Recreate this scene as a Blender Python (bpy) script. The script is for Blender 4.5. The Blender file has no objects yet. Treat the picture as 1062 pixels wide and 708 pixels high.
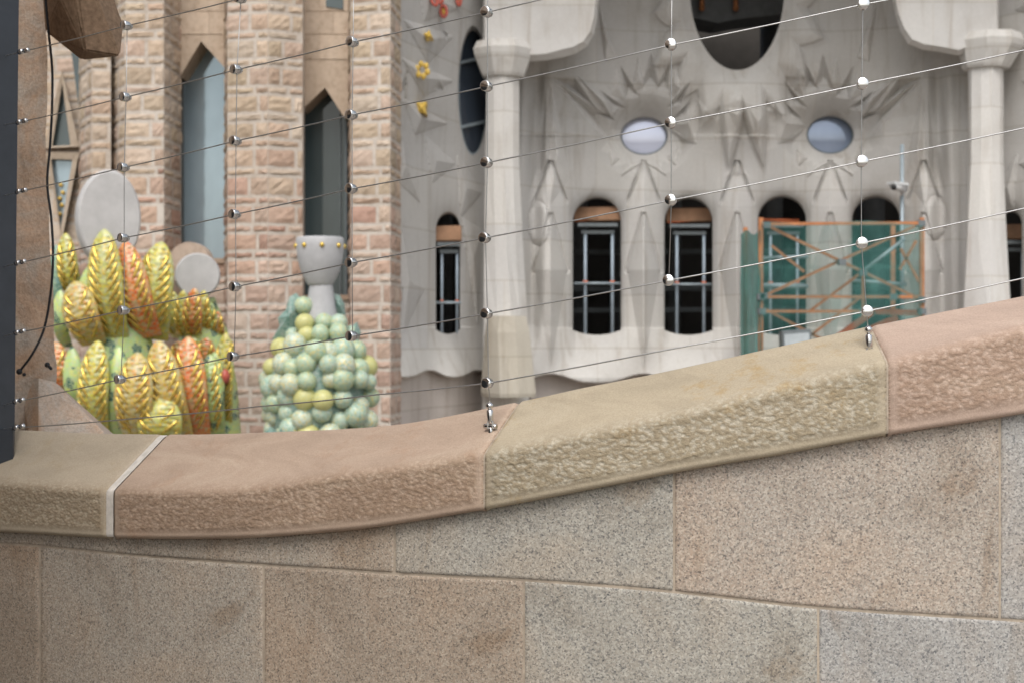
import bpy, bmesh, math, random
import numpy as np
from mathutils import Vector, Matrix, noise

rnd = random.Random(7)
R = math.radians
scene = bpy.context.scene
COL = scene.collection

# ------------------------------------------------------------ camera
ZC = 14.0                      # camera height above the ground of the building site
FPX = 1475.0                   # focal length in pixels of the 1062 px wide photograph
cam_d = bpy.data.cameras.new('camera')
cam_d.lens = 50.0
cam_d.sensor_width = 36.0
cam_d.clip_start = 0.1
cam_d.clip_end = 2000
cam_d.dof.use_dof = True
cam_d.dof.focus_distance = 3.2
cam_d.dof.aperture_fstop = 6.3
cam = bpy.data.objects.new('camera', cam_d)
COL.objects.link(cam)
cam.location = (0, 0, ZC)
cam.rotation_euler = (R(90), 0, 0)
scene.camera = cam

# ------------------------------------------------------------ light
SUN_EL, SUN_AZ = 54.0, 187.0   # elevation, compass-like azimuth (0 = +Y, clockwise)
world = bpy.data.worlds.new('World')
scene.world = world
world.use_nodes = True
wn = world.node_tree.nodes
wl = world.node_tree.links
wn.clear()
sky = wn.new('ShaderNodeTexSky')
sky.sky_type = 'NISHITA'
sky.sun_disc = False
sky.sun_elevation = R(SUN_EL)
sky.sun_rotation = R(SUN_AZ)
sky.air_density = 1.6
sky.dust_density = 4.0
hs = wn.new('ShaderNodeHueSaturation')
hs.inputs['Saturation'].default_value = 0.36
bg = wn.new('ShaderNodeBackground')
bg.inputs['Strength'].default_value = 0.15
wo = wn.new('ShaderNodeOutputWorld')
wl.new(sky.outputs[0], hs.inputs['Color'])
wl.new(hs.outputs[0], bg.inputs['Color'])
wl.new(bg.outputs[0], wo.inputs['Surface'])

sun_d = bpy.data.lights.new('sun', 'SUN')
sun_d.energy = 1.0
sun_d.angle = R(35)
sun_d.color = (1.0, 0.97, 0.93)
sun = bpy.data.objects.new('sun', sun_d)
COL.objects.link(sun)
_d = Vector((math.sin(R(SUN_AZ)) * math.cos(R(SUN_EL)), math.cos(R(SUN_AZ)) * math.cos(R(SUN_EL)), math.sin(R(SUN_EL))))
sun.rotation_euler = _d.to_track_quat('Z', 'Y').to_euler()
sun.location = _d * 60

scene.view_settings.view_transform = 'Standard'
scene.view_settings.look = 'None'
scene.view_settings.gamma = 1.0
scene.view_settings.use_curve_mapping = False
scene.view_settings.exposure = 0.34

# ------------------------------------------------------------ helpers
def P(u, v, Y):
    return Vector(((u - 531.0) / FPX * Y, Y, ZC - (v - 354.0) / FPX * Y))

class MB:
    def __init__(self):
        self.v, self.f, self.c, self.smooth = [], [], [], []
    def vert(self, p, c=(1, 1, 1)):
        self.v.append(tuple(p)); self.c.append(tuple(c)); return len(self.v) - 1
    def face(self, idx, s=False):
        self.f.append(tuple(idx)); self.smooth.append(s)
    def poly(self, pts, c=(1, 1, 1), s=False):
        self.face([self.vert(p, c) for p in pts], s)
    def grid(self, rows, c=None, s=True, close=False):
        """rows: list of lists of points; c: same-shaped colours or one colour"""
        n = len(rows[0]); base = len(self.v)
        for i, r in enumerate(rows):
            for j, p in enumerate(r):
                cc = (1, 1, 1) if c is None else (c[i][j] if isinstance(c, list) else c)
                self.vert(p, cc)
        m = n if close else n - 1
        for i in range(len(rows) - 1):
            for j in range(m):
                k = (j + 1) % n
                self.face((base + i * n + j, base + i * n + k, base + (i + 1) * n + k, base + (i + 1) * n + j), s)
    def tube(self, pts, r, n=8, c=(1, 1, 1), caps=True, s=True):
        pts = [Vector(p) for p in pts]
        rr = r if isinstance(r, (list, tuple)) else [r] * len(pts)
        base = len(self.v)
        up = None
        for i, p in enumerate(pts):
            t = (pts[min(i + 1, len(pts) - 1)] - pts[max(i - 1, 0)]).normalized()
            if up is None:
                up = Vector((0, 0, 1)) if abs(t.z) < 0.9 else Vector((1, 0, 0))
            a = (up - t * up.dot(t)).normalized(); b = t.cross(a); up = a
            for k in range(n):
                ang = 2 * math.pi * k / n
                self.vert(p + (a * math.cos(ang) + b * math.sin(ang)) * rr[i], c)
        for i in range(len(pts) - 1):
            for k in range(n):
                q = (k + 1) % n
                self.face((base + i * n + k, base + i * n + q, base + (i + 1) * n + q, base + (i + 1) * n + k), s)
        if caps:
            self.face([base + k for k in range(n)][::-1]); L = base + (len(pts) - 1) * n
            self.face([L + k for k in range(n)])
    def bar(self, a, b, w, d, c=(1, 1, 1)):
        """rectangular bar from a to b"""
        a, b = Vector(a), Vector(b); t = (b - a).normalized()
        up = Vector((0, 1, 0)) if abs(t.y) < 0.9 else Vector((1, 0, 0))
        x = t.cross(up).normalized() * (w / 2); y = t.cross(x).normalized() * (d / 2)
        q = [self.vert(p + sx * x + sy * y, c) for p in (a, b) for sx, sy in ((-1, -1), (1, -1), (1, 1), (-1, 1))]
        for f in ((0, 1, 2, 3), (7, 6, 5, 4), (0, 4, 5, 1), (1, 5, 6, 2), (2, 6, 7, 3), (3, 7, 4, 0)):
            self.face([q[i] for i in f])
    def prism(self, outline, y0, y1, c=(1, 1, 1), s=False):
        """outline: list of (u, v) pixels of the plane at y0; extruded straight back to y1"""
        fr = [P(u, v, y0) for u, v in outline]
        bk = [Vector((p.x, y1, p.z)) for p in fr]
        n = len(fr)
        i0 = [self.vert(p, c) for p in fr]; i1 = [self.vert(p, c) for p in bk]
        self.face(i0); self.face(i1[::-1])
        for k in range(n):
            q = (k + 1) % n
            self.face((i0[k], i1[k], i1[q], i0[q]), s)
    def sphere(self, c, r, n=12, m=8, col=(1, 1, 1), sc=(1, 1, 1)):
        c = Vector(c); rows = []
        for i in range(m + 1):
            th = math.pi * i / m
            rows.append([c + Vector((math.sin(th) * math.cos(2 * math.pi * k / n) * r * sc[0], math.sin(th) * math.sin(2 * math.pi * k / n) * r * sc[1], math.cos(th) * r * sc[2])) for k in range(n)])
        self.grid(rows, col, True, True)

def link(name, mesh, parent=None):
    o = bpy.data.objects.new(name, mesh); COL.objects.link(o)
    if parent is not None: o.parent = parent
    return o

def world_origin(o):
    p = Vector((0, 0, 0))
    while o is not None:
        p += o.location; o = o.parent
    return p

def obj(name, mb, mat, parent=None, origin=None, fix=True):
    v = np.array(mb.v, dtype=float)
    if origin is None:
        lo, hi = v.min(0), v.max(0)
        origin = Vector(((lo[0] + hi[0]) / 2, (lo[1] + hi[1]) / 2, lo[2] if parent is None else (lo[2] + hi[2]) / 2))
    v = v - np.array(origin)
    me = bpy.data.meshes.new(name)
    me.from_pydata(v.tolist(), [], mb.f)
    at = me.color_attributes.new('Col', 'FLOAT_COLOR', 'POINT')
    cc = np.ones((len(v), 4)); cc[:, :3] = np.array(mb.c)
    at.data.foreach_set('color', cc.ravel())
    me.polygons.foreach_set('use_smooth', mb.smooth)
    if fix:
        bm = bmesh.new(); bm.from_mesh(me)
        bmesh.ops.remove_doubles(bm, verts=bm.verts, dist=1e-5)
        bmesh.ops.recalc_face_normals(bm, faces=bm.faces)
        bm.to_mesh(me); bm.free()
    me.materials.append(mat)
    me.update()
    o = link(name, me, parent)
    o.location = Vector(origin) - (world_origin(parent) if parent is not None else Vector((0, 0, 0)))
    return o

def tag(o, label=None, cat=None, group=None, kind=None):
    if label: o['label'] = label
    if cat: o['category'] = cat
    if group: o['group'] = group
    if kind: o['kind'] = kind
    return o

def thing(name, loc, label, cat, group=None):
    o = bpy.data.objects.new(name, None); COL.objects.link(o)
    o.empty_display_size = 0.2; o.location = loc
    return tag(o, label, cat, group)

# ------------------------------------------------------------ materials
class NT:
    def __init__(self, name):
        self.m = bpy.data.materials.new(name); self.m.use_nodes = True
        self.t = self.m.node_tree; self.b = self.t.nodes['Principled BSDF']; self.out = self.t.nodes['Material Output']
        self.co = self.t.nodes.new('ShaderNodeTexCoord').outputs['Object']
    def n(self, typ, **kw):
        x = self.t.nodes.new(typ)
        for k, v in kw.items(): setattr(x, k, v)
        return x
    def l(self, a, b): self.t.links.new(a, b)
    def map(self, scale):
        x = self.n('ShaderNodeMapping'); x.inputs['Scale'].default_value = scale; self.l(self.co, x.inputs['Vector']); return x.outputs[0]
    def noise(self, scale, detail=4, rough=0.6, co=None, dist=0.0):
        x = self.n('ShaderNodeTexNoise'); x.inputs['Scale'].default_value = scale; x.inputs['Detail'].default_value = detail
        x.inputs['Roughness'].default_value = rough; x.inputs['Distortion'].default_value = dist
        self.l(co or self.co, x.inputs['Vector']); return x.outputs['Fac']
    def voro(self, scale, feature='F1', out='Distance', co=None, rand=1.0):
        x = self.n('ShaderNodeTexVoronoi', feature=feature); x.inputs['Scale'].default_value = scale
        x.inputs['Randomness'].default_value = rand
        self.l(co or self.co, x.inputs['Vector']); return x.outputs[out]
    def ramp(self, fac, stops, interp='LINEAR'):
        x = self.n('ShaderNodeValToRGB'); x.color_ramp.interpolation = interp
        e = x.color_ramp.elements
        while len(e) < len(stops): e.new(0.5)
        for el, (p, c) in zip(e, stops):
            el.position = p; el.color = (*c, 1) if len(c) == 3 else c
        self.l(fac, x.inputs['Fac']); return x.outputs['Color']
    def mix(self, a, b, fac, mode='MIX'):
        x = self.n('ShaderNodeMix', data_type='RGBA', blend_type=mode)
        for s, val in ((x.inputs[6], a), (x.inputs[7], b), (x.inputs[0], fac)):
            if hasattr(val, 'is_output'): self.l(val, s)
            elif isinstance(val, (int, float)): s.default_value = val
            else: s.default_value = (*val, 1)
        return x.outputs[2]
    def math(self, op, a, b=0.0, clamp=False):
        x = self.n('ShaderNodeMath', operation=op, use_clamp=clamp)
        for s, val in ((x.inputs[0], a), (x.inputs[1], b)):
            if hasattr(val, 'is_output'): self.l(val, s)
            else: s.default_value = val
        return x.outputs[0]
    def col(self):
        x = self.n('ShaderNodeVertexColor', layer_name='Col'); return x.outputs['Color']
    def objrand(self):
        return self.n('ShaderNodeObjectInfo').outputs['Random']
    def bump(self, h, strength=0.3, dist=0.01):
        x = self.n('ShaderNodeBump'); x.inputs['Distance'].default_value = dist
        if hasattr(strength, 'is_output'): self.l(strength, x.inputs['Strength'])
        else: x.inputs['Strength'].default_value = strength
        self.l(h, x.inputs['Height']); self.l(x.outputs[0], self.b.inputs['Normal'])
    def base(self, c, rough=0.85, metal=0.0, spec=0.3):
        if hasattr(c, 'is_output'): self.l(c, self.b.inputs['Base Color'])
        else: self.b.inputs['Base Color'].default_value = (*c, 1)
        if hasattr(rough, 'is_output'): self.l(rough, self.b.inputs['Roughness'])
        else: self.b.inputs['Roughness'].default_value = rough
        self.b.inputs['Metallic'].default_value = metal
        self.b.inputs['Specular IOR Level'].default_value = spec
        return self.m

def sc3(c, k): return tuple(x * k for x in c)

def plain(name, c, rough=0.6, metal=0.0, spec=0.4, var=0.15, scale=6.0):
    t = NT(name)
    n = t.noise(scale, 5, 0.65)
    return t.base(t.ramp(n, [(0.3, sc3(c, 1 - var)), (0.7, sc3(c, 1 + var))]), rough, metal, spec)

def granite(name, light, pink, dark):
    t = NT(name)
    cell = t.voro(270, out='Color')
    sep = t.n('ShaderNodeSeparateColor'); t.l(cell, sep.inputs[0])
    a = t.ramp(sep.outputs[0], [(0.0, sc3(dark, 0.7)), (0.10, sc3(dark, 1.2)), (0.20, sc3(light, 0.66)), (0.42, pink), (0.72, light), (1.0, sc3(light, 1.5))])
    n1 = t.noise(190, 3, 0.75)
    a = t.mix(a, t.ramp(n1, [(0.35, sc3(dark, 0.8)), (0.47, sc3(light, 0.95)), (0.6, pink), (0.72, sc3(light, 1.4))]), 0.5)
    big = t.noise(2.2, 5, 0.6, dist=0.6)
    a = t.mix(a, t.ramp(big, [(0.3, (0.74, 0.69, 0.64)), (0.48, (1, 1, 1)), (0.70, (1.10, 0.98, 0.88))]), 0.8, 'MULTIPLY')
    streak = t.noise(1.0, 5, 0.6, co=t.map((7, 7, 1.1)), dist=0.5)
    a = t.mix(a, t.ramp(streak, [(0.30, (0.66, 0.57, 0.48)), (0.46, (1, 1, 1))]), 0.65, 'MULTIPLY')
    a = t.mix(a, (0.93, 0.945, 0.955), 1.0, 'MULTIPLY')
    sm = t.noise(0.9, 6, 0.6, co=t.map((2.2, 2.2, 1.4)), dist=2.2)
    a = t.mix(a, t.ramp(sm, [(0.60, (1, 1, 1)), (0.68, (0.70, 0.58, 0.47)), (0.76, (0.95, 0.88, 0.80))]), 0.55, 'MULTIPLY')
    t.bump(t.noise(190, 3, 0.7), 0.22, 0.003)
    return t.base(a, 0.75, 0, 0.35)

def coping_mat(name, c1, c2, spot, pit_scale, spot_amt=0.5, pit=0.8, top=(1, 1, 1), dirtc=(0.74, 0.685, 0.62)):
    t = NT(name)
    rough = t.col()
    sep = t.n('ShaderNodeSeparateColor'); t.l(rough, sep.inputs[0]); mask = sep.outputs[0]
    fine = t.noise(260, 3, 0.7)
    band = t.noise(1.6, 5, 0.65, co=t.map((2.2, 2.2, 9)), dist=1.2)
    a = t.ramp(band, [(0.28, sc3(c1, 0.86)), (0.5, c1), (0.72, c2)])
    a = t.mix(a, t.ramp(fine, [(0.3, (0.74, 0.73, 0.72)), (0.62, (1.1, 1.1, 1.1))]), 0.6, 'MULTIPLY')
    sp = t.noise(5.5, 7, 0.72)
    spf = t.ramp(sp, [(0.56, (0, 0, 0)), (0.70, (1, 1, 1))])
    a = t.mix(a, spot, t.math('MULTIPLY', t.n('ShaderNodeRGBToBW').outputs[0], 0) if False else t.math('MULTIPLY', spf, spot_amt), 'MULTIPLY')
    a = t.mix(a, top, t.math('SUBTRACT', 1.0, mask), 'MULTIPLY')       # weathered smooth top
    # tooled pits
    co = t.map((1.0, 1.0, 1.35))
    wob = t.noise(pit_scale * 0.55, 4, 0.65, co=co)
    v = t.voro(pit_scale, 'SMOOTH_F1', co=co)
    pits = t.math('ADD', t.math('MULTIPLY', v, 0.55), wob)
    dirt = t.ramp(pits, [(0.42, (1.16, 1.16, 1.15)), (0.60, (1.0, 0.99, 0.97)), (0.80, dirtc)])
    a = t.mix(a, dirt, t.math('MULTIPLY', mask, 0.85), 'MULTIPLY')
    h = t.math('MULTIPLY', pits, mask)
    h = t.math('ADD', h, t.math('MULTIPLY', t.noise(300, 2, 0.6), 0.10))
    t.bump(h, pit, 0.010)
    return t.base(a, 0.88, 0, 0.2)

def block_mat(name, rough_bump=0.5):
    t = NT(name)
    c = t.col()
    n = t.noise(9, 6, 0.7)
    a = t.mix(c, t.ramp(n, [(0.25, (0.66, 0.60, 0.54)), (0.52, (1, 1, 1)), (0.8, (1.15, 1.12, 1.08))]), 0.8, 'MULTIPLY')
    n2 = t.noise(1.1, 5, 0.6, co=t.map((1.2, 1.2, 0.35)))
    a = t.mix(a, t.ramp(n2, [(0.3, (0.82, 0.78, 0.74)), (0.6, (1, 1, 1))]), 0.8, 'MULTIPLY')
    t.bump(n, rough_bump, 0.04)
    return t.base(a, 0.92, 0, 0.15)

def facade_mat():
    t = NT('pale_carved_stone')
    c = t.col()
    n = t.noise(0.8, 6, 0.62, dist=0.4)
    a = t.mix(c, t.ramp(n, [(0.28, (0.86, 0.84, 0.82)), (0.5, (1, 1, 1)), (0.75, (1.04, 1.03, 1.02))]), 0.9, 'MULTIPLY')
    st = t.noise(1.5, 6, 0.65, co=t.map((2.6, 2.6, 0.22)), dist=0.3)
    a = t.mix(a, t.ramp(st, [(0.27, (0.70, 0.645, 0.59)), (0.46, (1, 1, 1)), (0.8, (1.05, 1.05, 1.06))]), 0.8, 'MULTIPLY')
    # faint bed joints between the lifts of stone
    sep = t.n('ShaderNodeSeparateXYZ'); t.l(t.co, sep.inputs[0])
    fr = t.math('FRACT', t.math('MULTIPLY', sep.outputs[2], 1.05))
    j = t.math('LESS_THAN', fr, 0.022)
    a = t.mix(a, (0.80, 0.78, 0.75), t.math('MULTIPLY', j, 0.5), 'MULTIPLY')
    f = t.noise(22, 4, 0.7)
    a = t.mix(a, t.ramp(f, [(0.3, (0.93, 0.93, 0.93)), (0.7, (1.05, 1.05, 1.05))]), 0.8, 'MULTIPLY')
    vj = t.n('ShaderNodeTexBrick'); vj.offset = 0.5
    cmb = t.n('ShaderNodeCombineXYZ'); t.l(sep.outputs[0], cmb.inputs[0]); t.l(sep.outputs[2], cmb.inputs[1]); t.l(cmb.outputs[0], vj.inputs['Vector'])
    for k_, v_ in (('Scale', 1.0), ('Mortar Size', 0.012), ('Brick Width', 1.15), ('Row Height', 0.952), ('Mortar Smooth', 0.3)): vj.inputs[k_].default_value = v_
    vj.inputs['Color1'].default_value = (1.03, 1.02, 1.0, 1); vj.inputs['Color2'].default_value = (0.92, 0.92, 0.93, 1); vj.inputs['Mortar'].default_value = (0.86, 0.83, 0.79, 1)
    a = t.mix(a, vj.outputs['Color'], 0.75, 'MULTIPLY')
    t.bump(t.noise(14, 5, 0.7), 0.12, 0.03)
    return t.base(a, 0.9, 0, 0.2)

def mosaic(name, tints, grout, scale, rough=0.22, extra=None):
    t = NT(name)
    cell = t.voro(scale, out='Color')
    sep = t.n('ShaderNodeSeparateColor'); t.l(cell, sep.inputs[0])
    st = [(i / len(tints), c) for i, c in enumerate(tints)]
    a = t.ramp(sep.outputs[0], st, 'CONSTANT')
    if extra:
        big = t.voro(scale * 0.42, out='Color')
        s2 = t.n('ShaderNodeSeparateColor'); t.l(big, s2.inputs[0])
        a = t.mix(a, extra[0], t.math('GREATER_THAN', s2.outputs[1], extra[1]))
    e = t.voro(scale, 'DISTANCE_TO_EDGE')
    a = t.mix(grout, a, t.math('GREATER_THAN', e, 0.07))
    t.bump(t.math('MINIMUM', e, 0.12), 0.35, 0.01)
    return t.base(a, rough, 0, 0.5)

def glass_mat(name, c, rough=0.06, metal=0.0, var=0.25):
    t = NT(name)
    n = t.noise(0.7, 4, 0.6, co=t.map((1, 1, 0.5)))
    m = t.base(t.ramp(n, [(0.3, sc3(c, 1 - var)), (0.7, sc3(c, 1 + var))]), rough, metal, 0.6)
    t.bump(t.noise(0.9, 2, 0.5), 0.08, 0.05)
    return m

def net_mat():
    t = NT('green_debris_mesh')
    wv = t.noise(3.0, 5, 0.7, co=t.map((1, 1, 0.6)))
    wx = t.n('ShaderNodeTexWave', wave_type='BANDS', bands_direction='Z'); wx.inputs['Scale'].default_value = 16; t.l(t.co, wx.inputs['Vector'])
    a = t.ramp(wv, [(0.3, (0.06, 0.20, 0.18)), (0.7, (0.11, 0.30, 0.27))])
    t.base(a, 0.8, 0, 0.2)
    tr = t.n('ShaderNodeBsdfTransparent'); ms = t.n('ShaderNodeMixShader')
    f = t.math('ADD', t.math('MULTIPLY', wv, 0.34), t.math('MULTIPLY', wx.outputs['Fac'], 0.08))
    sep = t.n('ShaderNodeSeparateColor'); t.l(t.col(), sep.inputs[0])
    f = t.math('ADD', f, sep.outputs[0], True)
    t.l(f, ms.inputs[0]); t.l(tr.outputs[0], ms.inputs[1]); t.l(t.b.outputs[0], ms.inputs[2]); t.l(ms.outputs[0], t.out.inputs['Surface'])
    return t.m

def pier_mat():
    t = NT('weathered_pier_stone')
    n = t.noise(4.0, 7, 0.7, co=t.map((1.6, 1.6, 0.6)), dist=1.0)
    a = t.ramp(n, [(0.25, (0.32, 0.26, 0.205)), (0.42, (0.48, 0.42, 0.36)), (0.55, (0.54, 0.45, 0.37)), (0.72, (0.60, 0.56, 0.50))])
    n2 = t.noise(2.4, 6, 0.7, dist=1.6)
    a = t.mix(a, t.ramp(n2, [(0.42, (0.95, 0.97, 1.0)), (0.58, (1.0, 0.80, 0.66))]), 0.8, 'MULTIPLY')
    g = t.noise(110, 3, 0.7)
    a = t.mix(a, t.ramp(g, [(0.3, (0.72, 0.70, 0.68)), (0.65, (1.12, 1.12, 1.12))]), 0.7, 'MULTIPLY')
    t.bump(t.math('ADD', n, t.math('MULTIPLY', g, 0.25)), 0.5, 0.03)
    return t.base(a, 0.92, 0, 0.15)

M = {}
M['pier'] = pier_mat()
M['spout'] = plain('brown_sandstone', (0.20, 0.135, 0.09), 0.95, 0, 0.15, 0.35, 60)
M['mortar'] = plain('buff_mortar', (0.42, 0.355, 0.285), 0.95, 0, 0.1, 0.25, 30)
M['whitemortar'] = plain('white_mortar', (0.60, 0.56, 0.51), 0.95, 0, 0.1, 0.2, 40)
M['blocks'] = block_mat('rough_faced_sandstone', 0.35)
M['smoothblocks'] = block_mat('smooth_sandstone', 0.06)
M['facade'] = facade_mat()
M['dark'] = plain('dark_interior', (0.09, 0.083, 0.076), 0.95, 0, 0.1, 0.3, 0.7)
M['beam'] = plain('grey_concrete_beam', (0.22, 0.23, 0.24), 0.9, 0, 0.2)
M['glass_pale'] = glass_mat('pale_reflecting_glass', (0.36, 0.455, 0.52), 0.08, 0.35)  # pale sky reflection is put into the base colour
M['glass_teal'] = glass_mat('dark_teal_glass', (0.075, 0.10, 0.105), 0.06, 0.0)
M['glass_blue'] = glass_mat('dark_blue_glass', (0.045, 0.06, 0.085), 0.05, 0.0)
M['glass_lilac'] = glass_mat('lilac_round_glass', (0.68, 0.72, 0.88), 0.12, 0.25, 0.10)  # brightness of the reflected sky painted into the pane colour
M['glass_steel'] = glass_mat('steel_blue_round_glass', (0.30, 0.36, 0.48), 0.10, 0.3, 0.3)
M['frame'] = plain('grey_window_frame', (0.16, 0.18, 0.19), 0.5, 0.3)
M['post'] = plain('dark_grey_steel', (0.055, 0.062, 0.075), 0.45, 0.35, 0.5, 0.12, 12)
M['steel'] = plain('stainless_steel', (0.62, 0.62, 0.62), 0.22, 1.0, 0.5, 0.08, 40)
M['disc'] = plain('brushed_steel_disc', (0.78, 0.78, 0.78), 0.16, 1.0, 0.5, 0.06, 60)
M['cable'] = plain('steel_wire_rope', (0.42, 0.42, 0.42), 0.38, 0.9, 0.5, 0.15, 200)
M['rubber'] = plain('black_rubber', (0.014, 0.015, 0.018), 0.5, 0, 0.4)
M['finial'] = plain('grey_finial_stone', (0.47, 0.46, 0.455), 0.9, 0, 0.2, 0.10, 5)
M['gold'] = plain('gilded_mosaic', (0.66, 0.47, 0.11), 0.22, 0.75, 0.5, 0.35, 25)
M['cupstone'] = plain('grey_chalice_stone', (0.43, 0.43, 0.44), 0.85, 0, 0.25, 0.10, 6)
M['orange_steel'] = plain('orange_painted_steel', (0.46, 0.185, 0.075), 0.6, 0.0, 0.4, 0.30, 3)
M['grey_tube'] = plain('galvanised_tube', (0.34, 0.40, 0.44), 0.45, 0.3)
M['prop'] = plain('pale_blue_steel_prop', (0.36, 0.43, 0.50), 0.5, 0.1, 0.4)
M['board'] = plain('timber_board', (0.36, 0.21, 0.13), 0.8, 0, 0.2, 0.35, 2)
M['redboard'] = plain('red_orange_board', (0.52, 0.14, 0.06), 0.75, 0, 0.2, 0.3, 2)
M['net'] = net_mat()
M['white_paint'] = plain('white_camera_housing', (0.62, 0.63, 0.64), 0.4)
M['black'] = plain('black_plastic', (0.012, 0.012, 0.013), 0.4)
M['lamp_glass'] = plain('lamp_glass', (0.50, 0.55, 0.58), 0.15, 0.2)
M['star'] = plain('yellow_glazed_star', (0.68, 0.46, 0.09), 0.3, 0, 0.5, 0.25, 12)
M['red'] = plain('red_glazed_ceramic', (0.46, 0.10, 0.07), 0.35, 0, 0.5, 0.25, 12)
M['paving'] = plain('grey_paving', (0.26, 0.24, 0.22), 0.9, 0, 0.2, 0.25, 3)
M['ground'] = plain('dusty_site_ground', (0.24, 0.21, 0.18), 0.95, 0, 0.1, 0.3, 0.3)
M['gr_gold'] = mosaic('yellow_gold_mosaic', [(0.52, 0.47, 0.07), (0.46, 0.48, 0.13), (0.58, 0.49, 0.07), (0.48, 0.50, 0.24), (0.55, 0.40, 0.06)], (0.38, 0.38, 0.18), 25)
M['gr_amber'] = mosaic('amber_gold_mosaic', [(0.54, 0.35, 0.07), (0.48, 0.39, 0.11), (0.58, 0.29, 0.06), (0.48, 0.43, 0.24), (0.54, 0.40, 0.08)], (0.42, 0.36, 0.20), 25)
M['gr_orange'] = mosaic('orange_mosaic', [(0.62, 0.17, 0.03), (0.55, 0.27, 0.10), (0.66, 0.22, 0.03), (0.48, 0.36, 0.16), (0.62, 0.13, 0.03)], (0.50, 0.34, 0.20), 25)
M['gr_green'] = mosaic('light_green_mosaic', [(0.44, 0.56, 0.14), (0.38, 0.54, 0.22), (0.52, 0.57, 0.16), (0.36, 0.52, 0.18)], (0.42, 0.46, 0.26), 25, extra=((0.02, 0.10, 0.08), 0.80))
M['gr_teal'] = mosaic('teal_green_mosaic', [(0.10, 0.26, 0.20), (0.05, 0.16, 0.13), (0.22, 0.36, 0.22), (0.10, 0.24, 0.24)], (0.30, 0.36, 0.28), 36)
M['gp_mint'] = mosaic('mint_mosaic', [(0.28, 0.45, 0.32), (0.35, 0.50, 0.37), (0.23, 0.40, 0.30), (0.42, 0.52, 0.41), (0.56, 0.46, 0.12), (0.16, 0.32, 0.24)], (0.50, 0.56, 0.50), 9, 0.28)
M['gp_pale'] = mosaic('pale_mint_mosaic', [(0.42, 0.54, 0.41), (0.37, 0.51, 0.39), (0.50, 0.57, 0.47), (0.62, 0.50, 0.12), (0.56, 0.46, 0.12), (0.16, 0.32, 0.24)], (0.56, 0.60, 0.55), 9, 0.28)
M['gp_green'] = mosaic('soft_green_mosaic', [(0.32, 0.47, 0.30), (0.40, 0.51, 0.31), (0.46, 0.53, 0.30), (0.29, 0.44, 0.34), (0.56, 0.46, 0.12), (0.16, 0.32, 0.24)], (0.46, 0.53, 0.42), 9, 0.28)
M['gp_yellow'] = mosaic('yellow_grape_mosaic', [(0.52, 0.50, 0.16), (0.48, 0.50, 0.22), (0.56, 0.48, 0.13), (0.46, 0.51, 0.28)], (0.56, 0.54, 0.26), 18, 0.25)
M['gp_leaf'] = mosaic('blue_green_leaf_mosaic', [(0.14, 0.26, 0.22), (0.20, 0.32, 0.27), (0.10, 0.22, 0.18), (0.24, 0.32, 0.28)], (0.28, 0.34, 0.31), 30, 0.3)

# ------------------------------------------------------------ ground and walkway
g = MB(); g.poly([(-400, -300, 0), (400, -300, 0), (400, 500, 0), (-400, 500, 0)])
tag(obj('ground', g, M['ground']), kind='structure')
WALK_Z = ZC - 1.6

# ------------------------------------------------------------ parapet curve
cu = np.array([-300, 0, 115, 300, 505, 700, 917, 1062, 1400.])
cy = np.array([4.62, 3.98, 3.74, 3.44, 3.21, 3.07, 3.0, 2.98, 2.98])
cp = np.polyfit((cu - 550) / 850, cy, 4)
def Yf(u):
    w = min(u, 1300.0); y = float(np.polyval(cp, (w - 550) / 850))
    return y + 0.00004 * (u - w)
def F2(u):
    Y = Yf(u); return Vector(((u - 531) / FPX * Y, Y))
def N2(u):
    t = (F2(u + 2) - F2(u - 2)).normalized(); return Vector((-t.y, t.x))   # away from the viewer
def curve(pts):
    a = np.array(pts, dtype=float)
    def f(x):
        # smooth interpolation (Catmull-Rom on an uneven grid)
        i = int(np.clip(np.searchsorted(a[:, 0], x) - 1, 0, len(a) - 2))
        x0, x1 = a[i, 0], a[i + 1, 0]; h = x1 - x0; t = min(max((x - x0) / h, -0.5), 1.5)
        def m(k):
            k0, k1 = max(k - 1, 0), min(k + 1, len(a) - 1)
            return (a[k1, 1] - a[k0, 1]) / (a[k1, 0] - a[k0, 0])
        y0, y1 = a[i, 1], a[i + 1, 1]
        return (2 * t**3 - 3 * t**2 + 1) * y0 + (t**3 - 2 * t**2 + t) * h * m(i) + (-2 * t**3 + 3 * t**2) * y1 + (t**3 - t**2) * h * m(i + 1)
    return f
vb = curve([(-300, 440), (0, 445), (100, 449), (210, 450), (300, 447), (390, 442), (450, 434), (530, 418), (600, 403), (700, 383), (800, 361), (895, 340), (1062, 307), (1400, 235), (2000, 100)])
vf = curve([(-300, 490), (0, 496), (115, 503), (250, 502), (350, 487), (437, 476), (495, 465), (567, 452), (654, 434), (710, 422), (770, 406), (905, 374), (1062, 336), (1400, 255), (2000, 118)])
vc = curve([(-300, 545), (0, 552), (115, 558), (250, 558), (350, 551), (400, 545), (505, 528), (600, 510), (700, 490), (800, 473), (917, 452), (1062, 429), (1400, 370), (2000, 262)])
CW = 0.20
def zpix(v, Y): return ZC - (v - 354) / FPX * Y

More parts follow.
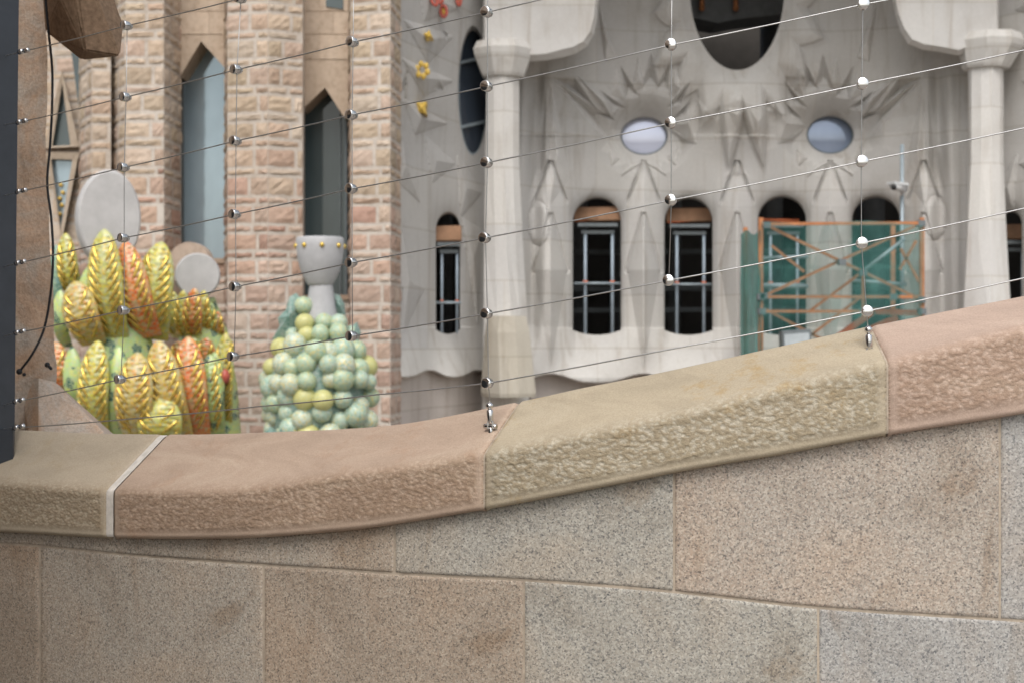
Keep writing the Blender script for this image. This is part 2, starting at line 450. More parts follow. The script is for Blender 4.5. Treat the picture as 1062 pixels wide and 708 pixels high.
def section(u, wob=0.0):
    """coping cross-section at u: list of (offset away from viewer, z, tooled 0..1)"""
    f = F2(u); n = N2(u); b = f + n * CW
    ub = 531 + b.x / b.y * FPX
    zb = zpix(vb(ub), b.y); zf = zpix(vf(u), f.y); zc = zpix(vc(u), f.y)
    rd = 0.026
    s = []
    s.append((0.045, zc + 0.002, 0.0)); s.append((0.012, zc, 0.0)); s.append((0.003, zc + 0.004, 0.2))
    nf = 52
    for i in range(nf + 1):
        t = i / nf; s.append((0, zc + 0.010 + (zf - rd - zc - 0.010) * t, min(1, max(0.12, (t - 0.05) * 7))))
    # rounded arris
    sl = math.atan2(zb - zf, CW); 
    for i in range(1, 6):
        a = i / 6 * (math.pi / 2 - sl)
        s.append((rd * (1 - math.cos(a)), zf - rd + rd * math.sin(a) * 1.0, 1.0 - 0.12 * i))
    o0, z0 = s[-1][0], s[-1][1]
    for i in range(1, 15):
        t = i / 14; s.append((o0 + (CW - 0.012 - o0) * t, z0 + (zb - 0.004 - z0) * t, max(0.0, 0.35 - t * 2.2)))
    s.append((CW, zb, 0)); s.append((CW + 0.02, zb - 0.004, 0)); s.append((CW + 0.14, zb - 0.05, 0)); s.append((CW + 0.15, zb - 0.07, 0)); s.append((CW + 0.15, zc, 0)); s.append((0.045, zc + 0.002, 0))
    return s

parapet = thing('stone_parapet', (F2(500).x, F2(500).y, WALK_Z), 'curved granite parapet with a thick sloping sandstone coping in the foreground', 'parapet')

def coping(u0, u1, mat, label, amp, seed):
    mb = MB(); n = max(4, int((F2(u1) - F2(u0)).length / 0.0042))
    rows, cols = [], []
    for i in range(n + 1):
        u = u0 + (u1 - u0) * i / n
        f = F2(u); nn = N2(u); row, cr = [], []
        edge = min(i, n - i) * 0.0042
        e = 0.006 * max(0, 1 - edge / 0.012) ** 2      # eased ends
        dist = min(1.0, max(0.15, (edge - 0.012) / 0.012))
        for (o, z, t) in section(u):
            p = Vector((f.x + nn.x * (o + e), f.y + nn.y * (o + e), z - (e * 0.7 if o > 0.005 else 0)))
            q = Vector((p.x * 112 + seed, p.y * 112, p.z * 132)); q += noise.noise_vector(q * 0.6) * 0.28
            d = (0.45 - noise.voronoi(q)[0][0]) * 0.95 * amp * t
            d += noise.fractal(Vector((p.x * 5 + seed, p.y * 5, p.z * 6)), 1.0, 2.0, 3) * 0.0014
            p += Vector((-nn.x * d, -nn.y * d, d * (0.6 if o > 0.004 else 0.0)))
            row.append(p); cr.append((t * dist, 0, 0))
        rows.append(row); cols.append(cr)
    mb.grid(rows, cols)
    mb.poly(rows[0]); mb.poly(rows[-1])
    return tag(obj('coping_stone', mb, mat, parapet), label)

CM = [coping_mat('greenish_buff_coping', (0.42, 0.355, 0.27), (0.46, 0.385, 0.295), (0.80, 0.72, 0.55), 105, 0.4, 0.40),
      coping_mat('rose_coping', (0.43, 0.325, 0.25), (0.48, 0.38, 0.295), (0.88, 0.72, 0.62), 95, 0.5, 0.45),
      coping_mat('cream_yellow_coping', (0.49, 0.445, 0.36), (0.53, 0.49, 0.41), (0.86, 0.66, 0.32), 92, 0.8, 0.5, (0.90, 0.84, 0.76), (0.70, 0.63, 0.52)),
      coping_mat('pink_coping', (0.49, 0.37, 0.30), (0.52, 0.41, 0.335), (0.85, 0.72, 0.66), 95, 0.5, 0.45)]
J = [-290, 113, 501, 921, 1390]
gap = [3.5, 0.8, 1.0]
coping(-180, J[1] - gap[0], CM[0], 'greenish buff coping stone', 0.0011, 3)
coping(J[1] + gap[0], J[2] - gap[1], CM[1], 'rose coloured coping stone', 0.0014, 11)
coping(J[2] + gap[1], J[3] - gap[2], CM[2], 'cream coping stone with yellow stains', 0.0026, 23)
coping(J[3] + gap[2], 1339, CM[3], 'pink coping stone', 0.0020, 31)
coping(1341, 1760, CM[1], 'rose coping stone at the far right', 0.0014, 47)
for u, gp, rec in ((113, 3.7, 0.003), (501, 0.95, 0.006), (921, 1.15, 0.006)):
    jm = MB(); rows = []
    for uu in (u - gp, u + gp):
        f = F2(uu); nn = N2(uu); ss = section(uu)
        rows.append([Vector((f.x + nn.x * (o + rec), f.y + nn.y * (o + rec), z - (rec * 0.8 if o > 0.004 else 0))) for o, z, t in ss[2:-3]])
    jm.grid(rows)
    obj('mortar_joint', jm, M['whitemortar'] if u < 200 else M['mortar'], parapet)

# wall under the coping
REC = 0.028
course = curve([(-300, 552), (0, 565), (130, 577), (250, 586), (400, 596), (550, 604), (700, 616), (845, 632), (1062, 646), (1400, 668), (2000, 700)])
def wp(u, z, o):
    f = F2(u); n = N2(u); return Vector((f.x + n.x * o, f.y + n.y * o, z))
def zc_at(u): return zpix(vc(u), Yf(u)) + 0.004
def zco(u): return zpix(course(u), Yf(u))
def slab(u0, u1, ztop, zbot, mat):
    mb = MB(); n = max(3, int((F2(u1) - F2(u0)).length / 0.02)); m = 12
    g_ = 0.0022
    us = [u0 + 0.9, u0 + 2.2] + [u0 + 4.5 + (u1 - u0 - 9) * i / n for i in range(n + 1)] + [u1 - 2.2, u1 - 0.9]
    rows = []
    for i, u in enumerate(us):
        zt, zb_ = ztop(u) - g_, zbot(u) + g_
        h = max(zt - zb_, 0.004)
        e1, e2 = min(0.003 / h, 0.15), min(0.009 / h, 0.3)
        ts = [0, e1] + [e2 + (1 - 2 * e2) * k / m for k in range(m + 1)] + [1 - e1, 1]
        row = []
        for k, t in enumerate(ts):
            ed = (i in (0, len(us) - 1)) or (k in (0, len(ts) - 1))
            z = zb_ + h * t
            d = noise.noise(Vector((u * 0.01, z * 5, 3))) * 0.0015
            row.append(wp(u, z, REC + (0.004 if ed else d)))
        rows.append(row)
    mb.grid(rows)
    return obj('granite_slab', mb, mat, parapet)
GR = [granite('granite_rosy_grey', (0.46, 0.415, 0.355), (0.41, 0.33, 0.26), (0.11, 0.095, 0.085)),
      granite('granite_warm_grey', (0.47, 0.445, 0.395), (0.40, 0.36, 0.305), (0.10, 0.10, 0.105)),
      granite('granite_pink_beige', (0.49, 0.44, 0.38), (0.44, 0.35, 0.285), (0.115, 0.10, 0.095)),
      granite('granite_blue_grey', (0.46, 0.445, 0.425), (0.39, 0.365, 0.335), (0.105, 0.11, 0.12)),
      granite('granite_brown', (0.44, 0.375, 0.305), (0.40, 0.30, 0.225), (0.10, 0.08, 0.065))]
lo = lambda u: ZC - 1.02
lo2 = lambda u: WALK_Z + 0.01
for (a, b, k) in ((-290, 402, 0), (402, 697, 1), (697, 1042, 2), (1042, 1420, 3), (1420, 1800, 2)):
    slab(a, b, zc_at, zco, GR[k])
for (a, b, k) in ((-290, 32, 4), (32, 265, 0), (265, 538, 4), (538, 850, 1), (850, 1200, 3), (1200, 1800, 1)):
    slab(a, b, zco, lo, GR[k])
for (a, b, k) in ((-290, 150, 0), (150, 420, 1), (420, 720, 4), (720, 1100, 2), (1100, 1800, 0)):
    slab(a, b, lo, lo2, GR[k])
bk = MB(); rows = []
for i in range(110):
    u = -290 + 2090 * i / 109
    zt = zc_at(u)
    rows.append([wp(u, zt - 0.001, REC + 0.003), wp(u, WALK_Z - 0.3, REC + 0.003), wp(u, WALK_Z - 0.3, CW + 0.12), wp(u, zt - 0.001, CW + 0.12)])
bk.grid(rows, close=True, s=False); bk.poly(rows[0]); bk.poly(rows[-1])
obj('mortar_bed', bk, M['mortar'], parapet)

# walkway floor the camera stands on (follows the parapet)
wk = MB(); rows = []
for i in range(76):
    u = -290 + 2090 * i / 75
    a = wp(u, WALK_Z, 0.06); b = wp(u, WALK_Z, 0.06)
    rows.append([a, Vector((a.x * 1.0, -3.0, WALK_Z)), Vector((a.x, -3.0, WALK_Z - 0.28)), Vector((a.x, a.y, WALK_Z - 0.28))])
wk.grid(rows, close=True, s=False); wk.poly(rows[0]); wk.poly(rows[-1])
tag(obj('walkway', wk, M['paving']), kind='structure')

# ------------------------------------------------------------ left post, pier, spout, cable
NETOFF = 0.085
_us = np.linspace(-280, 1900, 1600)
_np = np.array([tuple(F2(u) + N2(u) * NETOFF) for u in _us])
_nu = 531 + _np[:, 0] / _np[:, 1] * FPX
def netY(u): return float(np.interp(u, _nu, _np[:, 1]))
def netN(u):
    uu = float(np.interp(u, _nu, _us)); n = N2(uu); return Vector((-n.x, -n.y, 0))
def NP(u, v): return P(u, v, netY(u))

pY = netY(8)
post = thing('steel_post', P(0, 462, pY), 'dark grey flat steel post standing on the coping at the left edge', 'post')
mb = MB()
nx = netN(8); tx = Vector((-nx.y, nx.x, 0)); tx = tx if tx.x > 0 else -tx
def post_sec(v, uR, wid):
    c = P(uR, v, pY); out = []
    d = nx * 0.05
    return [c - tx * wid + d, c - tx * 0.003 + d, c + d - nx * 0.003, c - nx * 0.05, c - tx * wid - nx * 0.05]
rows = [post_sec(v, uR, 0.13) for v, uR in ((-260, 7.5), (0, 5), (230, 2.5), (462, 0.5))]
mb.grid(rows, s=False, close=True); mb.poly(rows[0]); mb.poly(rows[-1])
obj('post_bar', mb, M['post'], post)
mb = MB(); c0 = P(-4, 463, pY)
mb.bar(c0 + Vector((-0.06, 0, 0.002)), c0 + Vector((0.05, 0, 0.002)), 0.10, 0.012)
obj('base_plate', mb, M['post'], post)

# pier: jamb of the tower the walkway leaves from; its unseen run towards the viewer is added to shade the left
pier = thing('stone_pier', P(0, 500, 4.6) + Vector((-1.2, 0, -ZC + WALK_Z - P(0, 500, 4.6).z + ZC)), 'weathered grey brown stone pier with streaks beside the steel post', 'pier')
pier.location.z = 0
mb = MB()
prof = [(-330, 50), (-120, 46), (0, 46), (60, 49), (110, 49), (150, 48), (200, 51), (260, 53), (300, 56), (372, 58), (384, 61), (396, 57), (404, 58), (460, 60), (640, 62)]
pr = curve(prof)
rows = []
PYR = 4.75
vv = list(np.arange(-330, 640, 12.0))
base_e = P(50, 0, PYR).x
for v in vv:
    xe = P(pr(v), v, PYR).x
    z = P(0, v, PYR).z
    row = []
    for k in range(14):
        t = k / 13
        p = Vector((xe - 0.55 * t, PYR - 0.10 * t, z))
        d = noise.fractal(Vector((p.x * 7, 1.3, p.z * 3.2)), 1.0, 2.0, 4) * 0.018
        p.y += d
        row.append(p)
    row.append(Vector((-2.05, 4.55, z))); row.append(Vector((-2.6, 3.3, z))); row.append(Vector((-2.75, -2.5, z))); row.append(Vector((-4.2, -2.5, z))); row.append(Vector((-4.2, 7.2, z)))
    row.append(Vector((xe * 7.0 / PYR - 0.5, 7.0, z))); row.append(Vector((xe * 5.1 / PYR - 0.06, 5.1, z)))
    rows.append(row)
zb0 = [Vector((p.x, p.y, 0.0)) for p in rows[-1]]
rows.append(zb0)
top = [Vector((p.x, p.y, ZC + 5)) for p in rows[0]]
rows.insert(0, top)
mb.grid(rows, s=False, close=True); mb.poly(rows[0])
obj('pier_shaft', mb, M['pier'], pier)
mb = MB()   # added unseen slab that shades the left side and darkens clamp reflections
zz = ZC + 1.45
for z0, z1 in ((zz, zz + 0.4),):
    a = [(-4.2, -2.5), (-1.5, -2.5), (-1.5, 3.4), (-4.2, 3.4)]
    i0 = [mb.vert((x, y, z0)) for x, y in a]; i1 = [mb.vert((x, y, z1)) for x, y in a]
    mb.face(i0[::-1]); mb.face(i1)
    for k in range(4): mb.face((i0[k], i0[(k + 1) % 4], i1[(k + 1) % 4], i1[k]))
obj('shade_slab', mb, M['pier'], pier)
mb = MB()   # unseen dark panels added for the left clamp faces to reflect
mb.bar((-2.66, 3.3, WALK_Z + 0.02), (-2.66, 3.3, WALK_Z + 2.6), 0.06, 0.06)
for ya, yb in ((-0.8, 1.2), (1.22, 3.25)):
    i0 = [mb.vert((x, y, z)) for x in (-2.60, -2.68) for y, z in ((ya, WALK_Z + 0.02), (yb, WALK_Z + 0.02), (yb, WALK_Z + 2.6), (ya, WALK_Z + 2.6))]
    mb.face(i0[:4]); mb.face(i0[4:][::-1])
    for k in range(4): mb.face((i0[k], i0[4 + k], i0[4 + (k + 1) % 4], i0[(k + 1) % 4]))
obj('dark_panel', mb, M['rubber'], pier)
mb = MB()   # splayed foot
bm_pts = [P(40, 392, 4.7), P(57, 396, 4.72), P(72, 418, 4.66), P(112, 452, 4.58), P(150, 500, 4.52), P(40, 500, 4.45), P(20, 392, 4.85), P(60, 398, 5.1), P(120, 452, 5.1), P(160, 500, 5.1), P(20, 500, 5.1)]
bm = bmesh.new()
for p in bm_pts: bm.verts.new(p)
r_ = bmesh.ops.convex_hull(bm, input=bm.verts)
bm.verts.index_update()
def from_bm(bm, col=(1, 1, 1)):
    mb = MB(); bm.verts.ensure_lookup_table()
    for i, v in enumerate(bm.verts): v.index = i; mb.vert(v.co, col)
    for f in bm.faces: mb.face([v.index for v in f.verts])
    bm.free(); return mb
obj('splayed_foot', from_bm(bm), M['pier'], pier)
bm = bmesh.new()
for p in [P(40, -60, 4.62), P(62, -60, 4.42), P(72, -70, 4.40), P(92, -70, 4.55), P(70, -60, 4.95), P(47, 33, 4.66), P(62, -2, 4.47), P(85, 63, 4.62), P(88, 53, 4.46), P(125, 59, 4.50), P(128, 26, 4.60), P(104, -6, 4.60), P(60, 30, 4.95), P(110, 20, 4.9)]:
    bm.verts.new(p)
bmesh.ops.convex_hull(bm, input=bm.verts)
bmesh.ops.bevel(bm, geom=list(bm.edges), offset=0.006, segments=2, affect='EDGES')
tag(obj('spout_block', from_bm(bm), M['spout'], pier), 'brown faceted stone block jutting from the pier')

def bez(pts, n=10):
    c = [curve([(i, p[k]) for i, p in enumerate(pts)]) for k in range(3)]
    return [Vector([c[k](i / n) for k in range(3)]) for i in range((len(pts) - 1) * n + 1)]
mb = MB()
pts = [P(44, -90, 4.52), P(46, -20, 4.52), P(50, 30, 4.55), P(54, 70, 4.60), P(54, 110, 4.61), P(52, 150, 4.62), P(49, 190, 4.62), P(53, 225, 4.62), P(55, 262, 4.62), P(53, 300, 4.62), P(46, 340, 4.62), P(34, 366, 4.60), P(21, 384, 4.60)]
mb.tube(bez(pts, 6), 0.0042, 6)
cab = thing('electric_cable', P(21, 384, 4.6), 'thin black cable hanging loose down the stone pier', 'cable')
obj('cable_run', mb, M['rubber'], cab)
mb = MB(); mb.sphere(P(20, 385, 4.60), 0.010); mb.sphere(P(25, 388, 4.60), 0.006)
obj('wall_plug', mb, M['rubber'], cab)
mb = MB(); mb.sphere(P(49, 378, 4.66), 0.009); mb.tube([P(49, 378, 4.66), P(53, 382, 4.63)], 0.005)
tag(obj('cable_stub', mb, M['rubber']), 'short black cable stub sticking out of the stone pier', 'cable stub')

# ------------------------------------------------------------ cable net
net = thing('cable_net', NP(505, 440), 'stainless steel cable net with round clamps stretched above the coping', 'safety net')
cols_ = [
    [(131, 27), (130, 101), (128, 174), (128, 247), (128, 322), (124.5, 393)],
    [(249, -1), (245, 72.5), (244, 146.5), (243.5, 222.5), (244, 297.5), (242, 369.5)],
    [(366, -30), (365.5, 44), (364.5, 119.5), (364.5, 196), (364.5, 272.5), (365, 348.5)],
    [(505.5, -62), (505, 13), (505, 90), (505, 169), (503, 247), (505, 325.5), (506, 397)],
    [(697, -34), (696, 47), (696, 128), (696, 208), (693.5, 291)],
    [(895, -75), (895, 5), (894, 87.5), (893.5, 168), (893.5, 252.5), (899, 323)],
    [(1102, -35), (1100, 44), (1099, 125), (1099, 208), (1100, 280)],
    [(1306, -78), (1305, 1), (1304, 82), (1304, 166), (1306, 238)]]
HL = [
    [(-30, 147 - 13), (20, 127), (130, 101), (245, 72.5), (365.5, 44), (505, 13), (697, -34), (895, -75)],
    [(-30, 66), (22, 54), (131, 27), (249, -1), (366, -30), (505.5, -62)],
    [(-30, 211), (19.5, 199), (128, 174), (244, 146.5), (364.5, 119.5), (505, 90), (696, 47), (895, 5), (1102, -35), (1306, -78)],
    [(-30, 284), (18.5, 273), (128, 247), (243.5, 222.5), (364.5, 196), (505, 169), (696, 128), (894, 87.5), (1100, 44), (1305, 1), (1700, -85)],
    [(-30, 356), (18, 345), (128, 322), (244, 297.5), (364.5, 272.5), (503, 247), (696, 208), (893.5, 168), (1099, 125), (1304, 82), (1700, 0)],
    [(-30, 428), (17, 416), (124.5, 393), (242, 369.5), (365, 348.5), (505, 325.5), (693.5, 291), (893.5, 252.5), (1099, 208), (1304, 166), (1700, 84)],
    [(-30, 446), (17, 443), (135, 434), (270, 421), (390, 409), (506, 397), (700, 361), (899, 323), (1100, 280), (1306, 238), (1700, 158)]]
for line in HL:
    mb = MB(); p3 = [NP(u, v) for u, v in line]
    out = []
    for a, b in zip(p3[:-1], p3[1:]):
        for k in range(4):
            q = a.lerp(b, k / 4); out.append(q - Vector((0, 0, 0.0015 * math.sin(math.pi * k / 4))))
    out.append(p3[-1])
    mb.tube(out, 0.0016, 6)
    obj('horizontal_cable', mb, M['cable'], net)
for ci, line in enumerate(cols_):
    mb = MB(); p3 = [NP(u, v) for u, v in line]
    if ci in (3, 5, 7): p3.append(NP(*{3: (508.5, 430), 5: (901.5, 352), 7: (1307, 262)}[ci]))
    off = netN(line[0][0]) * -0.003
    mb.tube([p + off for p in p3], 0.0011, 6)
    obj('vertical_cable', mb, M['cable'], net)

# one clamp: two discs and a barrel on a common axis (local -Y faces the viewer)
def lathe(mb, prof, axis='y', n=20, c=(0, 0, 0)):
    rows = []
    for (d, r) in prof:
        rows.append([Vector((c[0] + r * math.cos(2 * math.pi * k / n), c[1] + d, c[2] + r * math.sin(2 * math.pi * k / n))) for k in range(n)])
    mb.grid(rows, close=True)
mb = MB(); lathe(mb, [(-0.0125, 0.0001), (-0.0125, 0.0112), (-0.0118, 0.0122), (-0.010, 0.0125), (-0.0035, 0.0125), (-0.003, 0.0110)])
clamp_cap = obj('clamp_cap', mb, M['disc'], net, origin=(0, 0, 0)).data
first_cap = COL.objects[-1]
mb = MB(); lathe(mb, [(-0.003, 0.0118), (0.006, 0.0118), (0.0065, 0.0105), (0.014, 0.0080), (0.016, 0.0072), (0.016, 0.0001)])
clamp_body = obj('clamp_barrel', mb, M['steel'], net, origin=(0, 0, 0)).data
for o in list(net.children):
    if o.name.startswith(('clamp_cap', 'clamp_barrel')): bpy.data.objects.remove(o)
for ci, line in enumerate(cols_):
    for (u, v) in line:
        p = NP(u, v); n = netN(u)
        # clamps at the left are a little twisted and tilted by the pull of the wires
        yaw = math.atan2(n.x, -n.y) + rnd.uniform(-0.05, 0.05) + (-0.10 if u < 450 else (-0.06 if u < 600 else 0.0))
        tilt = rnd.uniform(-0.05, 0.05) + (0.06 if u < 420 else (0.05 if u > 600 else 0.08))
        k = 1.0
        mt = Matrix.Translation(p - net.location) @ Matrix.Rotation(yaw, 4, 'Z') @ Matrix.Rotation(-tilt, 4, 'X') @ Matrix.Diagonal((k, k, k, 1))
        b = link('clamp', clamp_body, net); b.matrix_local = mt
        c = link('clamp_cap', clamp_cap, b)
# ferrules by the post
for (u, v) in ((22, 54), (20, 127), (19.5, 199), (18.5, 273), (18, 345), (17, 416), (17, 443)):
    mb = MB(); a, b = NP(u - 2.5, v + 0.5), NP(u + 8, v - 2.0)
    d = (b - a)
    mb.tube([a, a + d * 0.03, a + d * 0.38, a + d * 0.42], [0.004, 0.0075, 0.0075, 0.0035], 12)
    mb.tube([a + d * 0.42, a + d * 0.55], 0.0032, 8)
    mb.tube([a + d * 0.55, a + d * 0.6, a + d * 0.94, b], [0.004, 0.0068, 0.0068, 0.003], 12)
    obj('cable_ferrule', mb, M['steel'], net)
# tensioners
for (ub, vb_, ut, vt) in ((509, 447, 507.5, 417), (902, 374, 900.5, 338), (1308, 287, 1307, 254)):
    B, T = NP(ub, vb_), NP(ut, vt); ax = T - B
    n = netN(ub); side = Vector((-n.y, n.x, 0))
    ten = obj('tensioner', (lambda m: (m.tube([B + ax * 0.30, B + ax * 0.34, B + ax * 0.72, B + ax * 0.76], [0.005, 0.0075, 0.0075, 0.005], 14), m.tube([B + ax * 0.70, B + ax * 0.84], 0.004, 10), m)[-1])(MB()), M['steel'], net)
    m = MB(); m.tube([B + ax * 0.80, B + ax * 0.84, B + ax * 0.93, B + ax * 1.0], [0.006, 0.0085, 0.0085, 0.004], 14)
    obj('lock_nut', m, M['steel'], ten)
    m = MB()
    for s in (-1, 1): m.bar(B + ax * 0.10 + side * 0.0062 * s, B + ax * 0.36 + side * 0.0062 * s, 0.004, 0.013)
    obj('fork', m, M['steel'], ten)
    m = MB(); m.tube([B + ax * 0.18 - side * 0.016, B + ax * 0.18 - side * 0.010, B + ax * 0.18 + side * 0.010, B + ax * 0.18 + side * 0.016], [0.0055, 0.0060, 0.0060, 0.0055], 12)
    obj('clevis_pin', m, M['steel'], ten)
    m = MB(); m.tube([B - ax * 0.25, B + ax * 0.02, B + ax * 0.22], [0.006, 0.0065, 0.0045], 10)
    obj('anchor_bolt', m, M['steel'], ten)

# ------------------------------------------------------------ brick church front
def blend(a, b, t): return tuple(x + (y - x) * t for x, y in zip(a, b))
TAN = [(0.53, 0.42, 0.32), (0.49, 0.39, 0.29), (0.55, 0.45, 0.36), (0.51, 0.38, 0.29), (0.56, 0.47, 0.38), (0.46, 0.37, 0.27), (0.54, 0.41, 0.33)]
RED = [(0.44, 0.28, 0.21), (0.48, 0.34, 0.27), (0.43, 0.27, 0.21), (0.50, 0.38, 0.31), (0.46, 0.31, 0.25), (0.52, 0.42, 0.35), (0.40, 0.22, 0.17)]
YB = 21.0
def zb_(v): return P(0, v, YB).z
def brick_panel(mb, a, b, v0, v1, seed, block=(26, 44), redfrom=150, chips=0.05):
    """a, b plan points (u, Y); rough blocks between pixel rows v0 (top) and v1"""
    r = random.Random(seed)
    A, B = P(a[0], 354, a[1]), P(b[0], 354, b[1]); A.z = B.z = 0
    L = (B - A).length; t = (B - A).normalized(); n = Vector((t.y, -t.x, 0))
    if n.y > 0: n = -n
    mc = (0.57, 0.515, 0.46)
    z1, z0 = zb_(v0), zb_(v1)
    mb.poly([A + Vector((0, 0, z0)), B + Vector((0, 0, z0)), B + Vector((0, 0, z1)), A + Vector((0, 0, z1))], mc)
    z = zb_(-120); px = 21.0 / FPX; k = 0
    rr = random.Random(99)                # the courses run through all faces
    while z > z0:
        h = (rr.uniform(17, 21) if k % 2 == 0 else rr.uniform(7.5, 10)) * px; k += 1
        za, zb2 = z - h + 0.026, z - 0.026; z -= h
        if za < z0 or zb2 > z1: continue
        x = -r.uniform(0, 0.15)
        while x < L - 0.05:
            w = r.uniform(*block) * px * (0.9 if k % 2 else 1.0)
            xa, xb = max(x + 0.024, 0.004), min(x + w - 0.024, L - 0.004); x += w
            if xb - xa < 0.05: continue
            v = 354 - (zb2 - ZC) / 21.0 * FPX
            f = min(max((v - redfrom) / 60 + r.uniform(-0.5, 0.5), 0), 1)
            c = blend(r.choice(TAN), r.choice(RED), f * 0.72)
            if v > 280: c = blend(c, (0.42, 0.33, 0.28), 0.35)
            c = blend(sc3(c, r.uniform(0.88, 1.14)), (0.5, 0.44, 0.39), 0.12)
            nx_, nz_ = 5, 4; rows = []; cr = []
            for i in range(nx_ + 1):
                row = []
                for j in range(nz_ + 1):
                    s, q = i / nx_, j / nz_
                    ed = (i in (0, nx_)) or (j in (0, nz_))
                    bul = 0.0 if ed else (0.013 + r.uniform(-0.009, 0.010)) * chips / 0.05
                    jit = r.uniform(-0.010, 0.010)
                    p = A + t * (xa + (xb - xa) * s + (jit if 0 < s < 1 else 0)) + n * (0.004 + bul)
                    p.z = za + (zb2 - za) * q + (jit if ed else 0)
                    row.append(p)
                rows.append(row)
            mb.grid(rows, c, s=False)

church = thing('brick_church_front', (P(250, 354, 21).x, 21.3, 0), 'sandstone church wall of rough blocks with two tall pointed windows', 'church')
V0, V1 = -120, 470
faces = {
    1: [((83, 22.4), (84, 21.6)), ((84, 21.6), (95, 21.0)), ((95, 21.0), (115, 21.0)), ((115, 21.35), (130, 20.7)), ((130, 20.7), (170, 20.7)), ((170, 20.7), (188, 21.6))],
    2: [((233, 21.6), (236, 20.85)), ((236, 20.85), (278, 20.7)), ((278, 20.7), (314, 20.95)), ((314, 20.95), (316, 21.6))],
    3: [((362, 21.6), (364, 20.85)), ((364, 20.85), (405, 20.7)), ((405, 20.7), (415.5, 21.5)), ((415.5, 21.5), (416.2, 23.6))]}
for k, fl in faces.items():
    mb = MB()
    for i, (a, b) in enumerate(fl):
        brick_panel(mb, a, b, V0, V1, 100 * k + i)
        A, B = P(a[0], 354, a[1]), P(b[0], 354, b[1])
        zz = zb_(V1)
        mb.poly([Vector((A.x, A.y, 0)), Vector((B.x, B.y, 0)), Vector((B.x, B.y, zz)), Vector((A.x, A.y, zz))], (0.40, 0.33, 0.28))
        zt = zb_(V0)
        mb.poly([Vector((A.x, A.y, zt)), Vector((B.x, B.y, zt)), Vector((B.x, B.y + 2, zt)), Vector((A.x, A.y + 2, zt))], (0.40, 0.33, 0.28))
    obj('buttress', mb, M['blocks'], church, fix=False)
# smooth bays with pointed openings
def bay(ul, ur, outline_open, Y, apex_block_seed):
    mb = MB(); r = random.Random(apex_block_seed)
    # outline: panel above the pointed opening, with thickness
    L, top = ul, -120
    (al, vl), (ap, va), (ar, vr) = outline_open
    polyL = [(ul, top), (ap, top), (ap, va), (al, vl), (ul, vl)] if al > ul + 0.5 else [(ul, top), (ap, top), (ap, va), (ul, vl)]
    polyR = [(ap, top), (ur, top), (ur, vr), (ar, vr), (ap, va)] if ar < ur - 0.5 else [(ap, top), (ur, top), (ur, vr), (ap, va)]
    c = (0.53, 0.43, 0.34)
    for pl in (polyL, polyR): mb.prism(pl, Y, Y + 0.9, c)
    # thin facing blocks with visible joints
    rows_v = [-120, -84, -50, -18, 12, 36, 62]
    for i in range(len(rows_v) - 1):
        v0, v1 = rows_v[i] + 0.5, rows_v[i + 1] - 0.5
        cuts = [ul, ul + (ur - ul) * (0.35 if i % 2 else 0.62), ur]
        for u0, u1 in zip(cuts[:-1], cuts[1:]):
            # keep clear of the opening
            if v1 > va - 2: continue
            cc = sc3((0.54, 0.44, 0.35), r.uniform(0.88, 1.12))
            mb.prism([(u0 + 0.5, v0), (u1 - 0.5, v0), (u1 - 0.5, v1), (u0 + 0.5, v1)], Y - 0.012, Y + 0.01, cc)
    return obj('smooth_bay', mb, M['smoothblocks'], church)
bay(186, 236, [(187, 79), (208.5, 43), (236, 74)], 21.55, 5)
bay(313, 366, [(314, 113), (337, 91), (357, 122)], 21.55, 6)
def window(ul, ur, vtop, vbot, Y, glass, bars, transoms):
    m = MB(); f = 2.4
    m.prism([(ul, vtop), (ul + f, vtop), (ul + f, vbot), (ul, vbot)], Y, Y + 0.12)
    m.prism([(ur - f, vtop), (ur, vtop), (ur, vbot), (ur - f, vbot)], Y, Y + 0.12)
    for b in bars: m.prism([(b - 0.7, vtop), (b + 0.7, vtop), (b + 0.7, vbot), (b - 0.7, vbot)], Y + 0.02, Y + 0.1)
    for v in transoms: m.prism([(ul + f, v - 0.8), (ur - f, v - 0.8), (ur - f, v + 0.8), (ul + f, v + 0.8)], Y + 0.022, Y + 0.1)
    w = obj('window', m, M['frame'], church)
    g = MB(); n = 10
    rows = [[P(ul + (ur - ul) * i / 4, vtop + (vbot - vtop) * j / n, Y + 0.07) for i in range(5)] for j in range(n + 1)]
    g.grid(rows); obj('pane', g, glass, w)
    return w
window(188, 236, 20, 272, 22.0, M['glass_pale'], [], [])
window(313, 360, 75, 310, 22.0, M['glass_teal'], [353], [])
m = MB(); m.prism([(338, -60), (356, -60), (356, 10), (338, 7)], 21.52, 21.6)
obj('upper_window', m, M['glass_teal'], church)
# wall under the two windows
m = MB()
brick_panel(m, (186, 21.5), (236, 21.5), 270, 470, 401); brick_panel(m, (313, 21.5), (366, 21.5), 308, 470, 402)
for (u0, u1) in ((186, 236), (313, 366)):
    A, B = P(u0, 354, 21.5), P(u1, 354, 21.5); zz = zb_(470)
    m.poly([Vector((A.x, A.y, 0)), Vector((B.x, B.y, 0)), Vector((B.x, B.y, zz)), Vector((A.x, A.y, zz))], (0.40, 0.33, 0.28))
    vt = 270 if u0 < 200 else 308
    m.prism([(u0, vt - 2), (u1, vt - 2), (u1, vt + 3), (u0, vt + 3)], 21.45, 22.2, (0.40, 0.30, 0.23))
obj('window_apron', m, M['blocks'], church, fix=False)
# dark room behind so that no sky shows through
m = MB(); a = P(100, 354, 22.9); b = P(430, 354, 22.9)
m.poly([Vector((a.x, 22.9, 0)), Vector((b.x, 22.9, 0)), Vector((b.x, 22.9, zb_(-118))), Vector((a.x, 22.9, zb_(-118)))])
obj('inner_wall', m, M['dark'], church)

